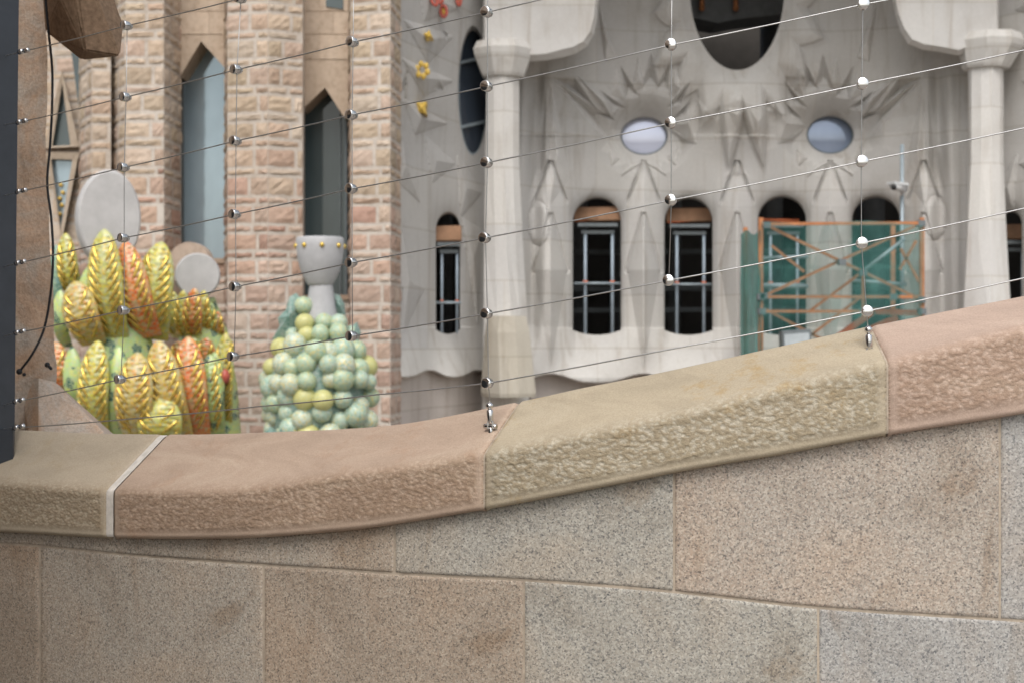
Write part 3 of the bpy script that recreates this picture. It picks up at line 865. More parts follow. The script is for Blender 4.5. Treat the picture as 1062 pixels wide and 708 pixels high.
# far wing glimpsed between pier and church
wing = thing('stone_wing', (P(60, 354, 24).x, 24.2, 0), 'narrow strip of tan stone wall with triangular windows beyond the pier', 'building')
m = MB(); 
brick_panel(m, (20, 24.0), (90, 24.0), -120, 480, 501, block=(40, 60), redfrom=900, chips=0.03)
A, B = P(20, 354, 24.05), P(90, 354, 24.05)
m.poly([Vector((A.x, A.y, 0)), Vector((B.x, B.y, 0)), Vector((B.x, B.y, zb_(-120))), Vector((A.x, A.y, zb_(-120)))], (0.42, 0.35, 0.26))
obj('wing_wall', m, M['blocks'], wing, fix=False)
def tri_window(name, o, i, mat):
    m = MB(); n = len(o)
    a0 = [m.vert(P(u, v, 23.80), (0.46, 0.38, 0.30)) for u, v in o]; a1 = [m.vert(P(u, v, 23.82), (0.46, 0.38, 0.30)) for u, v in i]
    a2 = [m.vert(P(u, v, 23.95), (0.40, 0.33, 0.26)) for u, v in i]; a3 = [m.vert(P(u, v, 24.0), (0.46, 0.38, 0.30)) for u, v in o]
    for k in range(n):
        q = (k + 1) % n
        m.face((a0[k], a0[q], a1[q], a1[k])); m.face((a1[k], a1[q], a2[q], a2[k])); m.face((a0[k], a3[k], a3[q], a0[q]))
    w = obj(name, m, M['smoothblocks'], wing)
    g = MB(); g.poly([P(u, v, 23.94) for u, v in i]); obj('pane', g, mat, w)
tri_window('triangular_window', [(64, 72), (82, 152), (46, 154)], [(64.5, 86), (73, 151), (54, 152)], M['glass_teal'])
tri_window('triangular_window', [(48, 158), (82, 158), (64, 250)], [(53, 165), (75, 166), (63, 238)], M['glass_pale'])
m = MB(); m.prism([(72, 40), (84, 40), (84, 122), (80, 100)], 23.6, 23.7); obj('corner_pane', m, M['glass_teal'], wing)
m = MB()
for (u, v) in ((63, 192), (65, 200), (62, 206), (64, 213), (62, 222)): m.sphere(P(u, v, 23.9), 0.035)
obj('gold_dots', m, M['star'], wing)

# ------------------------------------------------------------ pale carved facade
YW = 26.0
CX = 764.5
GU, GV = 1.2, 1.2
us = np.arange(404, 1200, GU); vs = np.arange(-110, 452, GV)
U, V = np.meshgrid(us, vs)
def ell(u, v, c): return (np.sqrt(((u - c[0]) / c[2])**2 + ((v - c[1]) / c[3])**2) - 1) * min(c[2], c[3])
def arch(u, v, c):    # uc, top, r, rytop, bottom
    uc, top, r, ry, bot = c; vc_ = top + ry
    up = (np.sqrt(((u - uc) / r)**2 + ((v - vc_) / ry)**2) - 1) * r
    dn = np.maximum(np.abs(u - uc) - r, v - (bot + 2.5 - 5.0 * np.clip(np.abs(u - uc) / r, 0, 1)**2))
    return np.where(v < vc_, up, dn)
OVAL = (764.5, -12, 49, 85)
ROSE = [(668, 141, 24.5, 20), (861, 140, 24.5, 20)]
LANCET = (490.5, 94, 15.5, 67)
ARCH = [(619, 204.5, 25, 25, 345), (714, 204.5, 25, 25, 345), (811, 203, 25, 25, 345), (908.5, 203, 25, 25, 345), (464.5, 220, 12.5, 17, 344), (1049, 218, 11, 15, 312), (1150, 200, 25, 25, 345)]
HOLES = [lambda u, v: ell(u, v, OVAL)] + [(lambda u, v, c=c: ell(u, v, c)) for c in ROSE] + [lambda u, v: ell(u, v, LANCET)] + [(lambda u, v, c=c: arch(u, v, c)) for c in ARCH]
def holes(u, v):
    d = HOLES[0](u, v)
    for h in HOLES[1:]: d = np.minimum(d, h(u, v))
    return d
def sstep(a, b, x):
    t = np.clip((x - a) / (b - a), 0, 1); return t * t * (3 - 2 * t)
def tri_bary(u, v, T):
    (x1, y1), (x2, y2), (x3, y3) = T
    d = (y2 - y3) * (x1 - x3) + (x3 - x2) * (y1 - y3)
    a = ((y2 - y3) * (u - x3) + (x3 - x2) * (v - y3)) / d
    b = ((y3 - y1) * (u - x3) + (x1 - x3) * (v - y3)) / d
    return a, b, 1 - a - b
def pyr(u, v, T, h, lift=0.0):
    a, b, c = tri_bary(u, v, T); m = np.minimum(np.minimum(a, b), c)
    return np.where(m > 0, lift + h * 3 * m, 0)
PIERS = [571, 667.5, 764.5, 861, 958]
def longer(T, k):
    (a, b), q1, q2 = T; cx_, cy_ = (q1[0] + q2[0]) / 2, (q1[1] + q2[1]) / 2
    return [(cx_ + (a - cx_) * k, cy_ + (b - cy_) * k), (cx_ + (q1[0] - cx_) * 1.25, cy_ + (q1[1] - cy_) * 1.25), (cx_ + (q2[0] - cx_) * 1.25, cy_ + (q2[1] - cy_) * 1.25)]
def mir(T): return [(2 * CX - x, y) for x, y in T]
SPIKES = [([(571, 80), (628, 118), (644, 164)], -0.26, 0.0), ([(571, 80), (621, 116), (596, 80)], -0.20, 0.0), ([(600, 80), (642, 112), (634, 122)], 0.14, 0.02),
          ([(571, 82), (592, 184), (570, 214)], 0.20, 0.0), ([(566, 90), (568, 220), (548, 200)], -0.12, 0.0),
          ([(647, 78), (662, 101), (650, 103)], -0.17, 0), ([(675, 66), (666, 94), (682, 92)], -0.17, 0), ([(692, 73), (681, 94), (692, 95)], -0.17, 0), ([(711, 92), (692, 113), (704, 110)], -0.16, 0),
          ([(628, 100), (648, 113), (636, 116)], -0.15, 0), ([(615, 116), (639, 127), (631, 117)], -0.12, 0), ([(714, 108), (698, 124), (708, 122)], -0.13, 0),
          ([(662, 60), (655, 96), (668, 90)], 0.10, 0.01), ([(640, 70), (648, 104), (634, 98)], 0.10, 0.01), ([(700, 68), (694, 102), (706, 92)], 0.10, 0.01),
          ([(726, 104), (694, 130), (722, 150)], 0.14, 0.01), ([(722, 150), (694, 134), (706, 162)], -0.10, 0), ([(620, 0), (640, 60), (628, 64)], 0.14, 0.02),
          ([(653, 170), (643, 183), (668, 168)], 0.05, 0.03), ([(682, 170), (692, 183), (668, 168)], 0.05, 0.03), ([(632, 154), (634, 172), (643, 164)], 0.05, 0.03), ([(703, 154), (701, 172), (692, 164)], 0.05, 0.03)]
SPIKES = [(longer(T, 1.45), h * 0.8, l) if (h < 0 and -0.18 < h < -0.125 and l == 0) else (T, h, l) for T, h, l in SPIKES]
def relief(u, v):
    u = np.asarray(u, float); v = np.asarray(v, float)
    r = np.zeros_like(u)
    x = np.abs(u - CX)
    # gentle bay: wall comes forward towards the two columns
    r += 1.1 * np.clip((x - 40) / 190, 0, 1)**2.2
    out = np.clip((x - 262) / 80, 0, 1.2) * np.where(u < CX, 1.0, 0.45)
    r += 2.6 * out
    # overhang: upper part leans out a little
    r += 0.0016 * np.clip(150 - v, 0, 260)
    # folds behind the columns
    for s in (-1, 1):
        for (c, w, h) in ((211, 9, -0.18), (222, 8, 0.10), (232, 10, -0.12), (200, 6, 0.08)):
            r += h * np.exp(-(((u - CX) * s - c - (v - 200) * 0.02) / w)**2) * sstep(60, 90, v) * (1 - sstep(330, 380, v))
    tone = np.full_like(u, 0.87)  # stone finish tone, with facet light and shade painted in
    # rosettes
    for (cu_, cv_, a, b) in ROSE:
        du = (u - cu_) * (b / a); dv = v - cv_
        rho = np.sqrt(du * du + dv * dv) + 1e-6
        th = np.arctan2(-dv, du)
        s = 1 if cu_ < CX else -1
        tt = th if s == 1 else np.pi - th
        nray = 13
        tri = 1 - np.abs(((tt * nray / np.pi + 0.3) % 2) - 1)         # 0 valley .. 1 ray axis
        up = np.clip(np.sin(tt), -1, 1); left = np.clip(-np.cos(tt), -1, 1)
        low = sstep(0.1, -0.5, up)
        w = 10 + 26 * np.clip(up, 0, 1) + 22 * np.clip(np.cos(tt), 0, 1) * (up > -0.45) + 16 * np.clip(left * (up + 0.3), 0, 1)
        Rb = 40 + w * tri * 1.15
        cone = np.clip((44 - rho) / 24, 0, 1)                            # smooth splay round the glass
        r -= 0.34 * cone**1.3
        # broad creased planes spreading over the wall
        fold = 1 - np.abs(((tt * 6.5 / np.pi + 0.1) % 2) - 1)
        r += 0.13 * fold * sstep(40, 70, rho) * (1 - sstep(85, 125, rho)) * sstep(-0.4, 0.2, up)
        tone = np.where((up < 0.25) & (rho < 31 + 9 * tri * (up < -0.2)), 1.0, tone)  # lower splay painted paler, as if lit from above
        tone = np.where((fold > 0.5) & (rho > 46) & (rho < 46 + 30 * fold) & (up > -0.3), 0.95, tone)
    # great oval opening: broad smooth rim with a stepped edge
    d = ell(u, v, OVAL) 
    th = np.arctan2(v - OVAL[1], (u - OVAL[0]) * 1.7)
    tri = np.abs(((th * 19 / np.pi) % 2) - 1)
    wob = 0.5 + 0.5 * np.sin(th * 5.0 + 0.6)
    edge = 24 + (12 + 16 * wob) * tri * (0.5 + 0.9 * np.clip(np.sin(th), 0, 1))
    ins = sstep(1.2, -1.2, d - edge)
    r += sstep(9, -14, d - edge) * 0.16 + ins * 0.03 - 0.08 * sstep(12, 0, d)
    tone = np.where(ins > 0.5, 1.0, tone)
    # star-pointed facets hanging under the rim
    for T in ([(734, 116), (752, 112), (744, 152)], [(777, 112), (795, 116), (787, 152)], [(753, 112), (776, 112), (764.5, 136)], [(751, 183), (764.5, 167), (778, 183)], [(722, 100), (735, 114), (726, 132)], [(807, 100), (794, 114), (803, 132)]):
        r += pyr(u, v, T, 0.06, 0.0); tone = np.where(pyr(u, v, T, 1) > 0, 1.0, tone)
    for (T, h, lift) in SPIKES:
        for TT in (T, mir(T)):
            q = pyr(u, v, TT, 1)
            r += np.where(q > 0, lift + h * q, 0)
            tone = np.where(q > 0, 1.0 if (h > 0 or h < -0.25) else 0.84, tone)  # raised facets painted as lit, shallow notches as shaded
    # piers between the windows
    for c in PIERS:
        du = np.abs(u - c)
        # gable
        hw = 17.0 * (v - 167) / 47
        in1 = (v > 167) & (v < 214.5)
        r += np.where(in1 & (du < hw), 0.02 + 0.05 * (1 - du / np.maximum(hw, .1)), 0) * (1 - sstep(192, 214, v))
        r -= np.where(in1, 0.08 * (1 - sstep(204, 214, v)) * np.exp(-((du - hw - 1.4) / 1.3)**2), 0)
        tone = np.where(in1 & (du < hw), 0.99, tone)
        # blade
        hw2 = np.where(v < 280, 17.0 * (v - 221) / 59, 17.0 * (384 - v) / 104)
        in2 = (v > 221) & (v < 384)
        r += np.where(in2 & (du < hw2), 0.25 * (1 - du / np.maximum(hw2, 0.1)) * np.clip(hw2 / 17, 0, 1), 0)
        r -= np.where((v > 221) & (v < 284), 0.06 * np.exp(-((du - hw2 - 1.2) / 1.3)**2), 0)
        r += np.where(v > 165, 0.25 * np.clip(1 - du / 26, 0, 1) * sstep(170, 222, v) * (1 - sstep(345, 392, v)), 0)
        tone = np.where((v > 216) & (du < 20) & (v < 385), 0.97, tone)
    # soft hood over each arch
    for c in ARCH:
        da = arch(u, v, c)
        r += 0.0 - 0.12 * np.exp(-np.clip(da, 0, 99) / 6.0) * (v < c[4] - 4)
    # medallions
    for c in ((559, 232, 11, 22), (970, 226, 11, 22)):
        e = ell(u, v, c); r += np.where(e < 0, 0.04, 0) - 0.03 * np.exp(-(e / 1.6)**2)
    # crystal facets on the outer wings
    for T, h in (([(418, 20), (470, 38), (444, 66)], .30), ([(416, 60), (470, 84), (440, 100)], .30), ([(424, 66), (420, 110), (412, 100)], -.3), ([(418, 102), (464, 128), (430, 140)], .28),
                 ([(414, 118), (436, 210), (414, 190)], .35), ([(440, 140), (472, 170), (448, 190)], .22), ([(474, 160), (500, 200), (478, 225)], .2), ([(430, -40), (476, 10), (440, 22)], .3),
                 ([(416, 230), (440, 300), (418, 345)], .3), ([(478, 225), (500, 240), (496, 340)], .3), ([(458, 30), (466, 36), (464, 46)], -.3), ([(448, 92), (462, 96), (456, 84)], -.25)):
        for TT in (T, [(2 * CX - x_ , y_) for x_, y_ in T]):
            r += pyr(u, v, TT, 0.55 * h, 0.02)
    # swelling aprons under the windows, scalloped lower edge
    ap = np.clip((v - 338) / 53, 0, 1)**1.25
    ph = np.where(x < 215, np.abs(np.cos((u - 571) / 96.4 * np.pi)), np.abs(np.cos((u - 446) / 50.0 * np.pi)))
    r += 0.55 * ap * (1 - 0.45 * ph**2)
    low = 397 - 9 * ph**3
    low = np.where((u < 505), 391 - 7 * ph**3, low)
    below = sstep(-0.8, 0.8, v - low)
    r -= below * (0.35)
    tone = tone + (1.0 - tone) * sstep(325, 385, v)
    return r, tone, below
# build the sheet
D = holes(U, V)
cu2, cv2 = (U[:-1, :-1] + GU / 2), (V[:-1, :-1] + GV / 2)
keep = holes(cu2, cv2) > 0
used = np.zeros(U.shape, bool)
for a, b in ((0, 0), (0, 1), (1, 0), (1, 1)):
    used[a:a + keep.shape[0], b:b + keep.shape[1]] |= keep
# snap the rim vertices onto the true outline
cnt = np.zeros(U.shape, int)
for a, b in ((0, 0), (0, 1), (1, 0), (1, 1)):
    cnt[a:a + keep.shape[0], b:b + keep.shape[1]] += keep
rim = used & (cnt < 4)
rim[0, :] = rim[-1, :] = False; rim[:, 0] = rim[:, -1] = False
US, VS = U.copy(), V.copy()
for _ in range(4):
    d0 = holes(US, VS); e = 0.05
    gx = (holes(US + e, VS) - d0) / e; gy = (holes(US, VS + e) - d0) / e
    g2 = gx * gx + gy * gy + 1e-9
    US = np.where(rim, US - np.clip(d0 * gx / g2, -1.2, 1.2), US); VS = np.where(rim, VS - np.clip(d0 * gy / g2, -1.2, 1.2), VS)
RR, TONE, BEL = relief(US, VS)
YY = YW - RR
idx = -np.ones(U.shape, int); idx[used] = np.arange(used.sum())
XX = (US - 531) / FPX * YY; ZZ = ZC - (VS - 354) / FPX * YY
verts = np.stack([XX[used], YY[used], ZZ[used]], 1)
STONE = np.array((0.575, 0.562, 0.542)); PINK = np.array((0.48, 0.435, 0.405))
bc = BEL[used][:, None]
colr = (STONE * (1 - bc) + PINK * bc) * TONE[used][:, None]
fb = MB(); fb.v = [tuple(p) for p in verts]; fb.c = [tuple(c) for c in colr]
ii, jj = np.nonzero(keep)
q = np.stack([idx[ii, jj], idx[ii + 1, jj], idx[ii + 1, jj + 1], idx[ii, jj + 1]], 1)
fb.f = [tuple(x) for x in q.tolist()]; fb.smooth = [False] * len(fb.f)
# reveals: push every open rim edge straight back
from collections import Counter
ec = Counter()
for a, b, c, d in fb.f:
    for e_ in ((a, b), (b, c), (c, d), (d, a)): ec[frozenset(e_)] += 1
rimset = set(idx[rim].tolist()); back = {}
for e_, n_ in ec.items():
    if n_ == 1:
        a, b = tuple(e_)
        if a in rimset and b in rimset:
            for k in (a, b):
                if k not in back:
                    p = fb.v[k]; back[k] = fb.vert((p[0] * (p[1] + 0.4) / p[1], p[1] + 0.4, p[2]), sc3(fb.c[k], 0.97))
            fb.face((a, b, back[b], back[a]))
facade = thing('carved_stone_facade', (P(760, 354, 26).x, 26.0, 0), 'pale grey carved church facade with round windows, arches and columns', 'church facade')
# lower wall down to the ground
A = Vector(fb.v[idx[-1, 0]]); B = Vector(fb.v[idx[-1, -1]])
for k in range(0, U.shape[1] - 1, 4):
    k2 = min(k + 4, U.shape[1] - 1)
    p, q_ = Vector(fb.v[idx[-1, k]]), Vector(fb.v[idx[-1, k2]])
    fb.poly([p, q_, Vector((q_.x, q_.y, 0)), Vector((p.x, p.y, 0))], tuple(PINK))
obj('facade_wall', fb, M['facade'], facade, fix=False)

# dark hall behind the openings
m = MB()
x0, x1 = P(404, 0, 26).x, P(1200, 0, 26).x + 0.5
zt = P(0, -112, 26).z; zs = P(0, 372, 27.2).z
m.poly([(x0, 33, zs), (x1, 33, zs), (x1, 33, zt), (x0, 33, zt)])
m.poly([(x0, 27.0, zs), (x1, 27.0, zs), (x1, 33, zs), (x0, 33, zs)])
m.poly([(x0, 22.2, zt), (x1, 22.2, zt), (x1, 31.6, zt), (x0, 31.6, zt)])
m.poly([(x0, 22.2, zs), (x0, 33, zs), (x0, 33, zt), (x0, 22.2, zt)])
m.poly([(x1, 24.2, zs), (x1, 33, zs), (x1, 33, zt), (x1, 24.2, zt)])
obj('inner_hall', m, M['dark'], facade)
m = MB(); m.prism([(690, -60), (850, -60), (850, 8), (808, 15), (764, 20), (745, 24), (720, 19), (690, 14)], 28.0, 29.0)
obj('inner_beam', m, M['beam'], facade)
for u, w_ in ((596, 14), (640, 9), (697, 10), (800, 12), (903, 15), (462, 8)):      # piers and shelves standing in the hall
    m = MB(); p = P(u, 372, 30.5); q_ = P(u, -40, 30.5); m.tube([p, q_], w_ / FPX * 30, 10); obj('inner_pier', m, M['beam'], facade)
for v in (262, 300, 322):
    m = MB(); m.bar(P(590, v, 29.4), P(930, v - 2, 29.4), 0.10, 0.25); obj('inner_shelf', m, M['frame'], facade)
for u in (728, 763):
    m = MB(); m.tube([P(u, -4, 27.8), P(u, 8, 27.8)], 0.05); m.sphere(P(u, 9, 27.8), 0.06)
    obj('rusty_bolt', m, M['orange_steel'], facade)

def fY(u, v):
    r, _, _ = relief(np.array([float(u)]), np.array([float(v)])); return YW - float(r[0])
# round windows
for c, gm in zip(ROSE, ('glass_lilac', 'glass_steel')):
    m = MB(); n = 40; yy = 26.35
    ringo = [P(c[0] + c[2] * 1.03 * math.cos(2 * math.pi * k / n), c[1] + c[3] * 1.03 * math.sin(2 * math.pi * k / n), yy) for k in range(n)]
    ringi = [P(c[0] + c[2] * 0.94 * math.cos(2 * math.pi * k / n), c[1] + c[3] * 0.93 * math.sin(2 * math.pi * k / n), yy) for k in range(n)]
    m.grid([ringo, ringi, [p + Vector((0, 0.1, 0)) for p in ringi]], close=True)
    w = obj('round_window', m, M['frame'], facade)
    g = MB(); rows = []
    for i in range(7):
        t = i / 6 * 0.99
        rows.append([P(c[0] + c[2] * t * math.cos(2 * math.pi * k / n), c[1] + c[3] * t * math.sin(2 * math.pi * k / n), yy + 0.06 - 0.035 * (1 - t * t)) for k in range(n)])
    g.grid(rows, close=True); obj('pane', g, M[gm], w)
# tall oval window on the left, set in the slanting wall
n = 40; c = LANCET
ya, yb = fY(476, 170), fY(504, 170)
def LP(u, v, d=0.0): return P(u, v, ya + (yb - ya) * (u - 476) / 28 + 0.30 + d)
m = MB()
m.grid([[LP(c[0] + c[2] * s * math.cos(2 * math.pi * k / n), c[1] + c[3] * s2 * math.sin(2 * math.pi * k / n)) for k in range(n)] for s, s2 in ((1.06, 1.03), (0.90, 0.97))], close=True)
for (p, q_) in (((475, 66), (506, 59)), ((475, 133), (506, 126))): m.bar(LP(*p), LP(*q_), 0.05, 0.04)
w = obj('oval_window', m, M['grey_tube'], facade)
g = MB(); g.poly([LP(c[0] + c[2] * math.cos(2 * math.pi * k / n), c[1] + c[3] * math.sin(2 * math.pi * k / n), 0.05) for k in range(n)])
obj('pane', g, M['glass_blue'], w)

# columns with capitals and canopy blocks
def loft(mb, secs, n=8, c=tuple(STONE * 1.02)):
    rows = []
    for (u, v, ru, Y, tw, star) in secs:
        rad = ru / FPX * Y; cc = P(u, v, Y)
        rows.append([cc + Vector((rad * (1 + star * (1 if k % 2 else -1)) * math.cos(tw + 2 * math.pi * k / n), rad * 0.9 * (1 + star * (1 if k % 2 else -1)) * math.sin(tw + 2 * math.pi * k / n), 0)) for k in range(n)])
    mb.grid(rows, c, s=False, close=True); mb.poly(rows[0], c); mb.poly(rows[-1], c)
YC = 24.2
h8 = math.pi / 8
for (u0, vcap, capL, capR, sgn) in ((521, 47, 490, 553, 1), (1022, 38, 994, 1060, -1)):
    m = MB()
    loft(m, [(u0, vcap + 26, 18.5, YC, h8, 0.0), (u0, vcap + 45, 17.5, YC, h8, 0.02), (u0, 170, 17.5, YC, h8, 0.03), (u0, 250, 20, YC, h8 + 0.12 * sgn, 0.06), (u0 + 1, 330, 23, YC, h8 + 0.25 * sgn, 0.09), (u0 + 1, 470, 25, YC, h8 + 0.3 * sgn, 0.10)], 10, tuple(STONE * 1.12))
    p = Vector(m.v[0])
    # continue to the ground
    cc = P(u0 + 1, 470, YC)
    m.tube([cc, Vector((cc.x, cc.y, 0))], 0.42, 10, tuple(STONE))
    col = obj('column', m, M['facade'], facade)
    m = MB(); cu_ = (capL + capR) / 2; hwid = (capR - capL) / 2
    loft(m, [(u0 + 1, vcap + 34, hwid * 0.70, YC, h8, 0), (u0 + 1, vcap + 31, hwid * 0.76, YC, h8, 0), (cu_, vcap + 12, hwid * 1.0, YC, h8, 0), (cu_, vcap + 6, hwid * 1.04, YC, h8, 0), (cu_, vcap - 2, hwid * 0.92, YC, h8, 0)], 8, tuple(STONE * 1.02))
    obj('capital', m, M['facade'], col)
m = MB(); loft(m, [(526, 328, 21, YC - 0.5, 0.4, 0.0), (526, 345, 24, YC - 0.5, 0.4, 0.04), (527, 407, 27, YC - 0.5, 0.5, 0.10), (527, 411, 26, YC - 0.5, 0.5, 0.10)], 8, (0.50, 0.465, 0.40))
tag(obj('column_skirt', m, M['facade'], facade), 'cream faceted casing round the column foot')
def canopy(outline, lip):
    m = MB(); y0, y1 = 24.0, 26.2
    k = tuple(STONE * 1.06)
    fr = [P(u, v, y0) for u, v in outline]; n = len(fr)
    inset = [P(u, v, y0 + 0.12) for u, v in lip]
    bk_ = [Vector((p.x * y1 / p.y, y1, p.z + 0.58)) for p in inset]
    rows = [fr, inset, bk_]
    m.poly(fr, k); m.grid(rows, k, s=False, close=True)
    return obj('canopy_block', m, M['facade'], facade)
oE = [(503, -130), (503, 44), (520, 49), (551, 57), (566, 56), (581, 52), (594, 49), (605, 43), (612, 33), (616, 18), (618, -5), (621, -60), (622, -130)]
lE = [(501, -130), (501, 48), (520, 55), (551, 64), (567, 63), (583, 60), (597, 56), (609, 48), (616, 36), (619.5, 19), (621, -5), (623, -60), (624, -130)]
canopy(oE, lE)
oF = [(1034, -130), (1034, 38), (1010, 46), (994, 52), (973, 48), (958, 46), (946, 41), (938, 30), (932, 15), (928, -5), (926, -60), (925, -130)]
lF = [(1036, -130), (1036, 42), (1010, 52), (994, 58), (973, 54), (957, 52), (942, 46), (934, 33), (929, 17), (925, -5), (923, -60), (922, -130)]
canopy(oF, lF)

# glazed ornaments on the left wing of the facade
def fY(u, v):
    r, _, _ = relief(np.array([float(u)]), np.array([float(v)])); return YW - float(r[0])
def star(u, v, n, ro, ri, rot):
    m = MB(); y = fY(u, v) - 0.16; c = P(u, v, y - 0.06); pts = []
    for k in range(2 * n):
        a = rot + math.pi * k / n; rr_ = ro if k % 2 == 0 else ri
        pts.append(P(u + rr_ * math.cos(a) * 0.85, v + rr_ * math.sin(a), y))
    for k in range(2 * n):
        m.poly([c, pts[k], pts[(k + 1) % (2 * n)]])
        m.poly([pts[k], pts[k] + Vector((0, 0.3, 0)), pts[(k + 1) % (2 * n)] + Vector((0, 0.3, 0)), pts[(k + 1) % (2 * n)]])
    return obj('star_ornament', m, M['star'], facade)
star(444, 37, 4, 6, 3.4, 0.3); star(437, 112, 4, 9.5, 5.0, math.pi / 4)
m = MB(); y = fY(438, 73) - 0.2
for k in range(6):
    a = k * math.pi / 3 + 0.3; m.sphere(P(438 + 5.5 * math.cos(a), 73 + 6.5 * math.sin(a), y), 0.045, 8, 6, (1, 1, 1), (1, 0.5, 1.2))
obj('star_ornament', m, M['star'], facade)
m = MB(); y = fY(438, 73) - 0.12
m.poly([P(438 + 8 * math.cos(2 * math.pi * k / 12), 73 + 9 * math.sin(2 * math.pi * k / 12), y) for k in range(12)])
obj('white_roundel', m, M['white_paint'], facade)
def ring(u, v, ru, rv, rot):
    y = fY(u, v) - 0.16; m_ = []
    for k in range(17):
        a = 2 * math.pi * k / 16; x_, z_ = ru * math.cos(a), rv * math.sin(a)
        m_.append(P(u + x_ * math.cos(rot) - z_ * math.sin(rot), v + x_ * math.sin(rot) + z_ * math.cos(rot), y))
    return m_
for a in ((460, 12, 3.2, 6, -0.05), (450, 0, 2.6, 6.5, -0.35), (456, -4, 2.6, 8, -0.15), (476, -2, 2.2, 8, 0.0)):
    m = MB(); m.tube(ring(*a), 0.026, 8); obj('red_letter', m, M['red'], facade)
m = MB(); 
for (u, v) in ((460, 12), (476, -2)): m.sphere(P(u, v, fY(u, v) - 0.14), 0.04, 8, 6, (1, 1, 1), (0.8, 0.5, 1.6))
obj('letter_fill', m, M['star'], facade)

# shoring frames inside the arched openings
labels = ['steel props with a timber board in the arch right of the tall column', 'steel props with a timber board in the arch just left of the green netting',
          'steel props in the arch behind the left half of the green netting', 'steel props with a timber board in the narrow arch beside the brick wall', 'steel props with orange rail in the narrow arch at the right edge']
def shoring(uc, half, vtop, vbot, Y, label, board=True, rail=True, inner=True):
    Y = fY(uc - half - 2, 290) + 0.30
    t = thing('shoring_frame', P(uc, vbot, Y), label, 'shoring frame', 'shoring frames in the arched windows')
    k = half / 25.0
    for s in (-1, 1):
        m = MB(); u = uc + s * 14 * k + 2 * k
        m.tube([P(u, vtop + 12, Y), P(u, vbot + 2, Y)], 0.028 * max(k, .7), 8)
        pr_ = obj('prop', m, M['prop'], t)
        m = MB(); m.tube([P(u, vtop + 64, Y), P(u, vtop + 68, Y)], 0.045 * max(k, .6), 8); obj('collar', m, M['redboard'], pr_)
    m = MB(); m.bar(P(uc - 16 * k, vtop + 14, Y), P(uc + 18 * k, vtop + 14, Y), 0.06, 0.09); m.bar(P(uc - 20 * k, vtop + 7, Y), P(uc + 21 * k, vtop + 7, Y), 0.06, 0.3)
    obj('head_beam', m, M['frame'], t)
    if board:
        m = MB(); m.bar(P(uc - 24 * k, vtop - 4, Y + 0.4), P(uc + 24 * k, vtop - 4.6, Y + 0.4), 0.24, 0.4); obj('timber_board', m, M['board'], t)
    if k > 0.8:
        r_ = random.Random(int(uc))
        m = MB(); m.bar(P(uc - 22 * k, vtop + 1 + r_.uniform(-1, 2), Y + 0.25), P(uc + r_.uniform(2, 18) * k, vtop + r_.uniform(-1, 3), Y + 0.25), 0.05, 0.1); obj('batten', m, M['redboard'], t)
    if rail:
        m = MB(); m.tube([P(uc - 24 * k, vtop + 67, Y - 0.1), P(uc + 24 * k, vtop + 67, Y - 0.1)], 0.022, 6); obj('rail', m, M['grey_tube'], t)
    return t
shoring(619, 25, 227, 345, 27.3, labels[0]); shoring(714, 25, 228, 345, 27.3, labels[1]); shoring(811, 25, 228, 345, 27.3, labels[2], board=False)
shoring(465, 14, 247, 344, 26.9, labels[3]); shoring(1051, 14, 245, 316, 27.0, labels[4], rail=False)

# ------------------------------------------------------------ scaffold, netting, floodlight, camera
YS = 23.6
scaf = thing('scaffold', P(870, 420, YS), 'orange steel scaffold with diagonal braces in front of the pale facade', 'scaffold')
scaf.location.z = 0
def bars(name, lst, w, mat, Y=YS, rd=False):
    for (a, b) in lst:
        m = MB()
        if rd: m.tube([P(*a, Y), P(*b, Y)], w / 2, 8)
        else: m.bar(P(*a, Y), P(*b, Y), w, w)
        obj(name, m, mat, scaf)
for (u, v, Y) in ((789, 226, YS), (956, 226, YS), (773, 236, YS + 1.0), (926, 234, YS + 1.0)):
    m = MB(); p = P(u, v, Y); m.bar(p, Vector((p.x, p.y, 0)), 0.072, 0.072); obj('post', m, M['orange_steel'], scaf)
bars('brace', [((795, 234), (955, 311))], 0.048, M['orange_steel'], YS + 0.07)
bars('brace', [((792, 307), (955, 232))], 0.048, M['orange_steel'], YS + 0.14)
bars('brace', [((794, 321), (855, 353)), ((838, 324), (896, 281)), ((838, 350), (897, 305)), ((800, 255), (834, 282)), ((934, 258), (955, 296)), ((933, 280), (950, 250))], 0.045, M['orange_steel'], YS + 0.55)
bars('ledger', [((790, 308), (956, 308)), ((790, 323), (896, 323)), ((790, 232.5), (956, 231.5))], 0.05, M['orange_steel'], YS - 0.06)
bars('upright', [((895, 281), (895, 330))], 0.05, M['orange_steel'], YS + 0.5)
bars('grey_tube', [((897, 280), (938, 248)), ((882, 291), (940, 295)), ((792, 268), (838, 266)), ((792, 297), (838, 297))], 0.06, M['grey_tube'], YS + 0.7, True)
bars('red_plank', [((868, 350), (906, 323)), ((905, 323), (956, 325)), ((880, 352), (930, 329))], 0.10, M['redboard'], YS + 0.3)
for (u, v) in ((795, 234), (955, 311), (792, 307), (955, 232), (873, 272), (789, 308), (956, 323), (895, 323), (895, 283), (926, 308), (790, 323)):
    m = MB(); p = P(u, v, YS - 0.02); m.bar(p + Vector((-0.06, 0, 0)), p + Vector((0.06, 0, 0)), 0.10, 0.14); obj('coupler', m, M['frame'], scaf)
